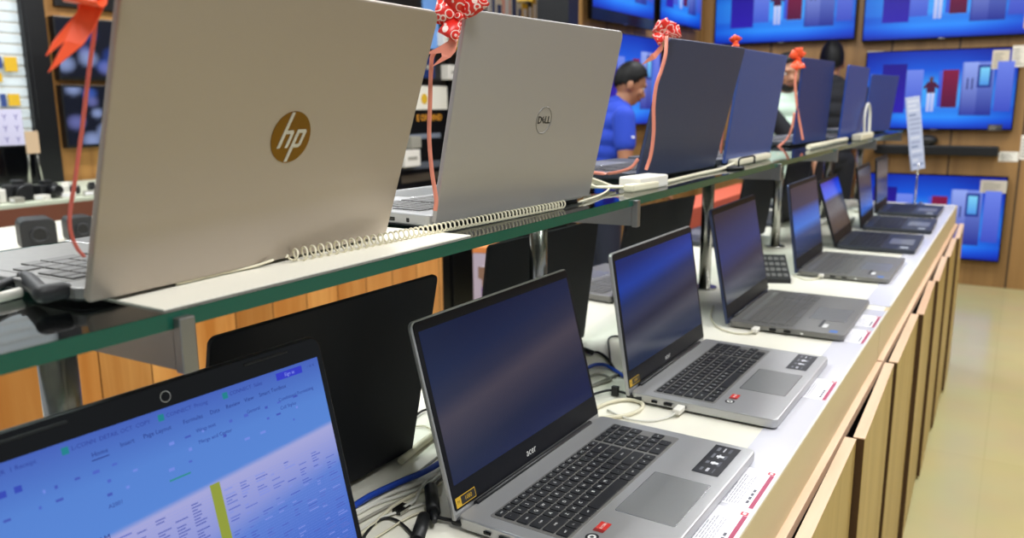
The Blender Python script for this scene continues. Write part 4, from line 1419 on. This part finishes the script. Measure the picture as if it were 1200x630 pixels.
# black promotion column seen between the two silver lids
XC = -2.9
t = empty('promotion_column', (XC, 3.62, 0), R90, 'black column with orange words seen between the two silver lids', 'column')
b = MB(); b.box((-.40, .0, 0), (.31, .35, 2.0), 0, .003); b.build('shaft', 'dark', t)
def words(b):
    m = Mat(((1, 0, 0, 0), (0, 0, -1, 0), (0, 1, 0, 0), (0, 0, 0, 1)))
    c = onx(503, 138, XC)
    b.text('E OF MIND', .048, Mat.Translation((c.y - 3.62, -.002, c.z)) @ m, 0, lin('e09a34'), align='CENTER', bold=.0012)
    for py, cc in ((158, '7b8390'), (192, '5a5f68'), (206, '4a4238')):
        a, e = onx(470, py, XC), onx(516, py + 3, XC)
        b.face([(a.y - 3.62, -.002, e.z), (e.y - 3.62, -.002, e.z), (e.y - 3.62, -.002, a.z), (a.y - 3.62, -.002, a.z)], 0, lin(cc))
flat('orange_lettering', 'print', t, words)


def col_item(name, label, cat, p0, p1, m, dep=.03, bev=.004, X=XC, parts=None):
    a, c = onx(*p0, X), onx(*p1, X)
    w, h = c.y - a.y, a.z - c.z
    o = empty(name, (X, (a.y + c.y) / 2, c.z), R90, label, cat)
    b = MB(); b.box((-w / 2, -dep, 0), (w / 2, -.001, h), 0, bev); b.build('body', m, o)
    if parts: parts(o, w, h, dep)
    return o


def gold_mark(o, w, h, dep):
    b = MB(); b.cyl((-w * .22, -dep - .001, h * .45), (-w * .22, -dep + .001, h * .45), h * .22, n=24); b.build('gold_mark', 'yellow', o)


def strip_mark(o, w, h, dep):
    b = MB(); b.box((-w * .3, -dep - .001, h * .4), (w * .3, -dep, h * .6)); b.build('printed_band', 'greyc', o)


col_item('poster_card', 'cream card with a gold mark above the orange words', 'card', (484, 100), (523, 128), 'cream', .01, .001, parts=gold_mark)
col_item('poster_card', 'pale blue card near the first bow, between the silver lids', 'card', (494, -4), (513, 58), mat('pale_blue_card', '6f9fe0', .5), .01, .001, parts=strip_mark)
col_item('product_box', 'white box beside the blue card between the silver lids', 'box', (511, 37), (526, 56), 'white', .06, parts=strip_mark)
col_item('product_box', 'small white box lower beside the bow tail', 'box', (516, 76), (532, 94), 'white', .06, parts=strip_mark)
col_item('product_box', 'dark blue box left under the bow tails', 'box', (488, 66), (502, 92), 'navy', .05, parts=strip_mark)
col_item('product_box', 'pale box low on the black column beside the champagne lid', 'box', (466, 176), (485, 194), 'white', .05, parts=strip_mark)
col_item('product_box', 'small grey box above the pale box on the black column', 'box', (474, 160), (486, 173), 'greyc', .05, parts=strip_mark)

# rack of boxed goods behind the second lid
t = empty('box_rack', (XC, 4.70, 0), R90, 'black rack of upright boxes behind the second silver lid', 'rack')
b = MB(); b.box((-.74, .0, 0), (.76, .30, 1.56), 0, .003); b.build('cabinet', 'dark', t)
b = MB(); b.box((-.745, -.004, 1.56), (.765, .305, 1.584), 0, .002); b.build('top_board', 'bracket', t)
rnd = random.Random(11)
y = 3.99
cols = ['yellow', 'yellow', 'brownband', 'white', 'whitec', 'dark', 'white', 'white', 'pink', 'white', 'whitec', 'yellow', 'dark', 'yellow', 'whitec', 'yellow', 'navy', 'dark']
names = {'yellow': 'yellow', 'dark': 'black', 'brownband': 'brown', 'white': 'white', 'whitec': 'off white', 'steelblue': 'blue grey', 'pink': 'pink', 'navy': 'dark blue'}
for i, m in enumerate(cols):
    w = rnd.uniform(.05, .095)
    if y + w > 5.42: break
    h = rnd.uniform(.33, .45)
    nth = ['first', 'second', 'third', 'fourth', 'fifth', 'sixth', 'seventh'][cols[:i].count(m)]
    o = empty('product_box', (XC + .005, y + w / 2, 1.5845), R90, '%s %s upright box from the left on the black rack' % (nth, names[m]), 'box', 'upright boxes on the black rack')
    b = MB(); b.box((-w / 2 + .002, .01, 0), (w / 2 - .002, .2, h), 0, .002); b.build('case', m, o)
    b = MB(); b.box((-w * .3, .0088, h * .55), (w * .3, .0102, h * .9)); b.build('spine_label', 'paper' if m not in ('white', 'whitec') else 'steelblue', o)
    y += w + .002

# cartons in the aisle behind the counter
t = empty('orange_carton', (-1.25, 4.12, 0), R(90), 'orange red carton standing on a pale base behind the steel posts', 'carton')
b = MB(); b.box((-.72, .0, .0), (.72, .17, .40), 0, .004); b.build('pale_base', 'white', t)
b = MB(); b.box((-.72, .0, .40), (.72, .17, .79), 0, .004); b.build('carton_body', 'orange', t)
b = MB(); b.box((-.72, -.001, .575), (.72, .0005, .60)); b.build('tape', mat('carton_tape', 'b0583a', .4), t)
t = empty('printed_carton', (-1.72, 2.62, 0), R(20), 'tall slim carton with orange top and purple printed side, beyond the second post', 'carton')
b = MB(); b.box((-.07, -.06, 0), (.07, .06, .70), 0, .003); b.build('carton_body', mat('carton_print_ground', 'b9aec4', .5), t)
b = MB(); b.box((-.071, -.061, .70), (.071, .061, .725), 0, .003); b.build('lid', mat('orange_lid', 'd98648', .5), t)
def fn(b):
    rnd = random.Random(4)
    for k in range(26):
        x, z = rnd.uniform(-.06, .03), rnd.uniform(.05, .64)
        b.face([(x, -.0606 - k * .00002, z), (x + .03, -.0606 - k * .00002, z), (x + .03, -.0606 - k * .00002, z + .045), (x, -.0606 - k * .00002, z + .045)], 0, lin(rnd.choice(['6a4f8c', 'e9e4ee', '8a6a5a', '3a2f4c', 'd6cfe2'])))
flat('side_print', 'print', t, fn)


# ------------------------------------------------------------------ people
def solidify(b, name, m, parent, voxel=.007, smooth=6):
    """fuse overlapping volumes into one continuous skin"""
    bm = b.bm
    bmesh.ops.recalc_face_normals(bm, faces=bm.faces[:])
    me = bpy.data.meshes.new(name); bm.to_mesh(me); bm.free()
    o = bpy.data.objects.new(name, me); COL.objects.link(o)
    r_ = o.modifiers.new('fuse', 'REMESH'); r_.mode = 'VOXEL'; r_.voxel_size = voxel; r_.use_smooth_shade = True
    s_ = o.modifiers.new('soften', 'SMOOTH'); s_.factor = .5; s_.iterations = smooth
    dg = bpy.context.evaluated_depsgraph_get()
    new = bpy.data.meshes.new_from_object(o.evaluated_get(dg))
    bpy.data.objects.remove(o); bpy.data.meshes.remove(me)
    new.name = name
    new.materials.clear(); new.materials.append(M[m] if isinstance(m, str) else m)
    q = bpy.data.objects.new(name, new); COL.objects.link(q)
    if parent: q.parent = parent
    return q


def person(label, root, rz, scale=1., lean=0., bow_=0., skin='skin', top='polo', legs='jeans', beard=False, arms=None, marks=None, strap=False, hairlen=1.):
    t = empty('person', root, rz, label, 'person')
    t.scale = (scale,) * 3
    lm = Mat.Translation((0, 0, .90)) @ Mat.Rotation(-lean, 4, 'X') @ Mat.Translation((0, 0, -.90))
    T = lambda *p: lm @ Vec(p)
    neck = T(0, .0, 1.40)
    HM = Mat.Translation(neck) @ Mat.Rotation(-(lean + bow_), 4, 'X')
    Hd = lambda *p: HM @ Vec(p)
    sh = {s: T(s * .185, 0, 1.345) for s in (-1, 1)}
    arms = arms or {s: ((s * .23, .02, 1.06), (s * .20, .18, .86)) for s in (-1, 1)}
    el = {s: Vec(arms[s][0]) for s in arms}; wr = {s: Vec(arms[s][1]) for s in arms}
    b = MB()
    # legs and feet
    for s in (-1, 1):
        b.capsule((s * .095, 0, .88), (s * .10, .015, .48), .088, .056)
        b.capsule((s * .10, .015, .48), (s * .105, -.02, .09), .055, .036)
        b.capsule((s * .105, -.03, .045), (s * .115, .14, .03), .04, .03)
    # trunk
    for z, rx, ry in ((.92, .165, .115), (1.02, .15, .105), (1.12, .158, .11), (1.22, .172, .118), (1.31, .175, .105), (1.36, .14, .085)):
        c = T(0, 0, z)
        b.ball(c, (rx, ry, .09))
    b.capsule(T(0, -.01, 1.36), Hd(0, .02, .08), .062, .055)
    # head: skull, face, jaw, nose, ears
    b.T = HM
    b.ball((0, .012, .165), (.074, .092, .098))
    b.ball((0, .040, .115), (.058, .062, .075))
    b.ball((0, .066, .068), (.033, .03, .026))
    b.capsule((0, .098, .150), (0, .118, .118), .009, .013)
    b.ball((.013, .106, .116), (.009, .010, .008)); b.ball((-.013, .106, .116), (.009, .010, .008))
    b.ball((0, .098, .172), (.05, .012, .012))
    for s in (-1, 1):
        b.ball((s * .076, .0, .135), (.010, .021, .032)); b.ball((s * .045, .078, .125), (.022, .018, .02))
    b.ball((0, .099, .090), (.026, .009, .007)); b.ball((0, .097, .082), (.022, .009, .007))
    b.T = Mat.Identity(4)
    # arms and hands
    for s in (-1, 1):
        b.capsule(sh[s], el[s], .052, .042)
        b.capsule(el[s], wr[s], .041, .027)
        d = (wr[s] - el[s]).normalized(); sd = d.cross(Vec((0, 0, 1))).normalized() * 1.; up = sd.cross(d)
        pc = wr[s] + d * .045
        b.capsule(wr[s] + d * .01 - sd * .012, pc + d * .035 - sd * .018, .022, .019); b.capsule(wr[s] + d * .01 + sd * .012, pc + d * .035 + sd * .018, .022, .019)
        for k, ln in enumerate((.066, .078, .072, .056)):
            a = pc + d * .04 + sd * (-.030 + .020 * k)
            m_ = a + d * ln * .55 - up * .008
            b.capsule(a, m_, .0095, .0085); b.capsule(m_, m_ + d * ln * .35 - up * ln * .35, .0085, .007)
        th = pc - sd * s * -.02 * -1
        b.capsule(pc - sd * .026 * s - d * .01, pc - sd * .052 * s + d * .03 - up * .01, .012, .010); b.capsule(pc - sd * .052 * s + d * .03 - up * .01, pc - sd * .050 * s + d * .058 - up * .02, .010, .008)
    body = solidify(b, 'body', skin, t, .0075, 4)
    # eyes, brows
    for s in (-1, 1):
        b = MB(); b.T = HM; b.ball((s * .031, .088, .150), (.013, .010, .009)); e = b.build('eye', 'eye', t)
        b = MB(); b.T = HM; b.ball((s * .031, .0955, .150), (.006, .004, .006)); b.build('iris', 'iris', e)
        b = MB(); b.T = HM; b.capsule((s * .014, .104, .171), (s * .052, .088, .172), .0055, .0035); b.build('eyebrow', 'hair', t)
    b = MB(); b.T = HM; b.ball((0, .104, .0885), (.024, .007, .005)); b.ball((0, .102, .082), (.02, .008, .005)); b.build('lips', 'lip', t)
    # hair: cap with a fringe line, thicker on top
    b = MB(); b.T = HM
    n, m_ = 40, 26
    grid = {}
    rnd = random.Random(3)
    for i in range(m_ + 1):
        th = math.pi * i / m_
        for j in range(n):
            ph = math.tau * j / n; jag = .12 * math.sin(j * 2.4) * math.sin(j * .9)
            d = Vec((math.sin(th) * math.cos(ph), math.sin(th) * math.sin(ph), math.cos(th)))
            front = max(0, d.y)
            low = -.10 + .70 * d.y - .03 * d.y * d.y + jag - (.30 if abs(d.x) > .80 and -.3 < d.y < .30 else 0)
            keep = d.z > low - .05
            gr = 1.035 + .13 * max(0, d.z) + .03 * rnd.random()
            grid[i, j] = (b.bm.verts.new(HM @ Vec((d.x * .075 * gr, .008 + d.y * .094 * gr, .168 + d.z * .100 * gr * hairlen))), keep)
    for i in range(m_):
        for j in range(n):
            q = [grid[i, j], grid[i + 1, j], grid[i + 1, (j + 1) % n], grid[i, (j + 1) % n]]
            if all(k[1] for k in q) and i > 0:
                b.bm.faces.new([k[0] for k in q]).smooth = True
            elif i == 0 and q[1][1]:
                try: b.bm.faces.new([grid[0, 0][0], q[1][0], q[2][0]])
                except ValueError: pass
    for v in [v for v in b.bm.verts if not v.link_faces]: b.bm.verts.remove(v)
    r_ = bmesh.ops.solidify(b.bm, geom=b.bm.faces[:], thickness=.008)
    b.build('hair', 'hair', t)
    if beard:
        b = MB(); b.T = HM
        b.ball((0, .052, .072), (.052, .048, .042)); b.ball((0, .097, .100), (.030, .012, .007))
        for s in (-1, 1): b.capsule((s * .062, .02, .135), (s * .048, .05, .08), .016, .022)
        solidify(b, 'beard', 'hair', t, .006, 3)
    # shirt with short sleeves and collar
    b = MB()
    for z, rx, ry in ((.90, .178, .128), (.98, .17, .122), (1.06, .168, .12), (1.14, .172, .124), (1.22, .184, .13), (1.31, .186, .117), (1.36, .15, .097)):
        b.ball(T(0, 0, z), (rx, ry, .09))
    for s in (-1, 1):
        b.capsule(sh[s], sh[s].lerp(el[s], .52), .066, .064)
    b.capsule(T(0, -.005, 1.36), T(0, .0, 1.405), .08, .070)
    shirt = solidify(b, 'shirt', top, t, .009, 5)
    b = MB()
    rings = []
    for q, (rr_, zz) in enumerate(((.066, 1.40), (.072, 1.435), (.078, 1.43), (.086, 1.395))):
        rings.append([T(rr_ * math.cos(k * math.tau / 28), rr_ * .95 * math.sin(k * math.tau / 28), zz - .018 * math.sin(k * math.tau / 28)) for k in range(28)])
    b.grid_rings(rings, 0, False, False); b.build('collar', top, shirt)
    b = MB()
    b.ball((0, 0, .90), (.172, .122, .09)); b.ball((0, 0, .86), (.17, .12, .08))
    for s in (-1, 1):
        b.capsule((s * .095, 0, .87), (s * .10, .015, .48), .097, .068); b.capsule((s * .10, .015, .48), (s * .105, -.02, .10), .067, .056)
    solidify(b, 'trousers', legs, t, .009, 4)
    for s in (-1, 1):
        b = MB(); b.capsule((s * .105, -.04, .045), (s * .115, .15, .038), .052, .042); b.box((s * .11 - .045, -.09, 0), (s * .11 + .045, .19, .025), 0, .01); solidify(b, 'shoe', 'rubber', t, .008, 2)
    if marks: marks(t, shirt, T)
    if strap:
        b = MB(); b.ribbon([T(.15, -.02, 1.38), T(.13, .11, 1.30), T(.02, .155, 1.16), T(-.10, .15, 1.04), T(-.18, .06, .96)], .11, (0, 0, 1), 0, .004); b.build('dark_sash', 'darkcloth', t)
    return t


def stand(px, py, depth, s, lean, bow_):
    """feet position so that the head centre lands where the photo has it"""
    return at(px, py, depth)


def place(px, py, depth, face, lean, bow_):
    q = at(px, py, depth)
    rz = math.atan2(-face[0], face[1])
    # head centre in body space
    lm = Mat.Translation((0, 0, .90)) @ Mat.Rotation(-lean, 4, 'X') @ Mat.Translation((0, 0, -.90))
    h = (Mat.Translation(lm @ Vec((0, 0, 1.40))) @ Mat.Rotation(-(lean + bow_), 4, 'X')) @ Vec((0, .03, .15))
    sc = q.z / h.z
    off = Mat.Rotation(rz, 3, 'Z') @ (h * sc)
    return (q.x - off.x, q.y - off.y, 0), rz, sc


def polo_marks(t, shirt, T):
    def fn(b):
        m = Mat(((-1, 0, 0, 0), (0, 0, 1, 0), (0, 1, 0, 0), (0, 0, 0, 1)))
        c = T(0, -.139, 1.26)
        b.text('sales', .05, Mat.Translation(c) @ m, 0, lin('e8ecf6'), bold=.0015)
    flat('back_lettering', 'print', shirt, fn)
    def fn2(b):
        c = T(.262, .005, 1.235)
        b.ball(c, (.006, .016, .016))
        for f in b.bm.faces:
            for l in f.loops: l[b.col] = lin('e6eaf4')
        b.box(c + Vec((-.004, .02, -.006)), c + Vec((.006, .055, .006)))
        for f in b.bm.faces:
            for l in f.loops: l[b.col] = lin('e6eaf4')
    flat('sleeve_emblem', 'print', shirt, fn2)


hr = Vec((cr.x, cr.y, 0)).normalized(); hf = Vec((cf.x, cf.y, 0)).normalized()
r0, rz, sc = place(741, 100, 4.25, hr + hf * .12, R(9), R(14))
person('man in a royal blue polo shirt and dark jeans looking down, standing behind the shelf', r0, rz, sc, R(9), R(14), 'skin', 'polo', 'jeans',
       arms={1: ((.245, .07, 1.06), (.20, .27, .93)), -1: ((-.245, .07, 1.06), (-.20, .27, .93))}, marks=polo_marks)
r0, rz, sc = place(923, 86, 4.9, -hf + hr * .05, R(1), R(4))
person('bearded man in a pale mint shirt facing us between the blue lids', r0, rz, sc, R(1), R(4), 'skinl', 'mint', 'darkcloth', beard=True, strap=True)
r0, rz, sc = place(974, 74, 5.5, hf + hr * .2, R(2), R(8))
person('person with black hair and dark clothes turned away behind the navy lids', r0, rz, sc, R(2), R(8), 'skin', 'darkcloth', 'darkcloth', hairlen=1.15)
# ------------------------------------------------------------------ light
W = bpy.data.worlds.new('world'); S.world = W; W.use_nodes = True
W.node_tree.nodes['Background'].inputs['Color'].default_value = (.85, .92, 1, 1)
W.node_tree.nodes['Background'].inputs['Strength'].default_value = .42
def lamp(x, y, z, sx, sy, e, c=(.95, .97, 1.0)):
    l = bpy.data.lights.new('ceiling_lamp', 'AREA'); l.shape = 'RECTANGLE'; l.size = sx; l.size_y = sy; l.energy = e; l.color = c
    o = bpy.data.objects.new('ceiling_lamp', l); COL.objects.link(o); o.location = (x, y, z); return o
for x, y in ((.6, .4), (.6, 2.4), (.6, 4.6), (-1.6, .4), (-1.6, 2.4), (-1.3, 4.6), (-4, 1.5), (-4, 4)):
    lamp(x, y, 2.95, .3, 1.3, 45)
S.view_settings.view_transform = 'Standard'
S.view_settings.look = 'None'
S.view_settings.exposure = 0
S.view_settings.gamma = 1
S.view_settings.use_curve_mapping = False
S.cycles.use_denoising = True
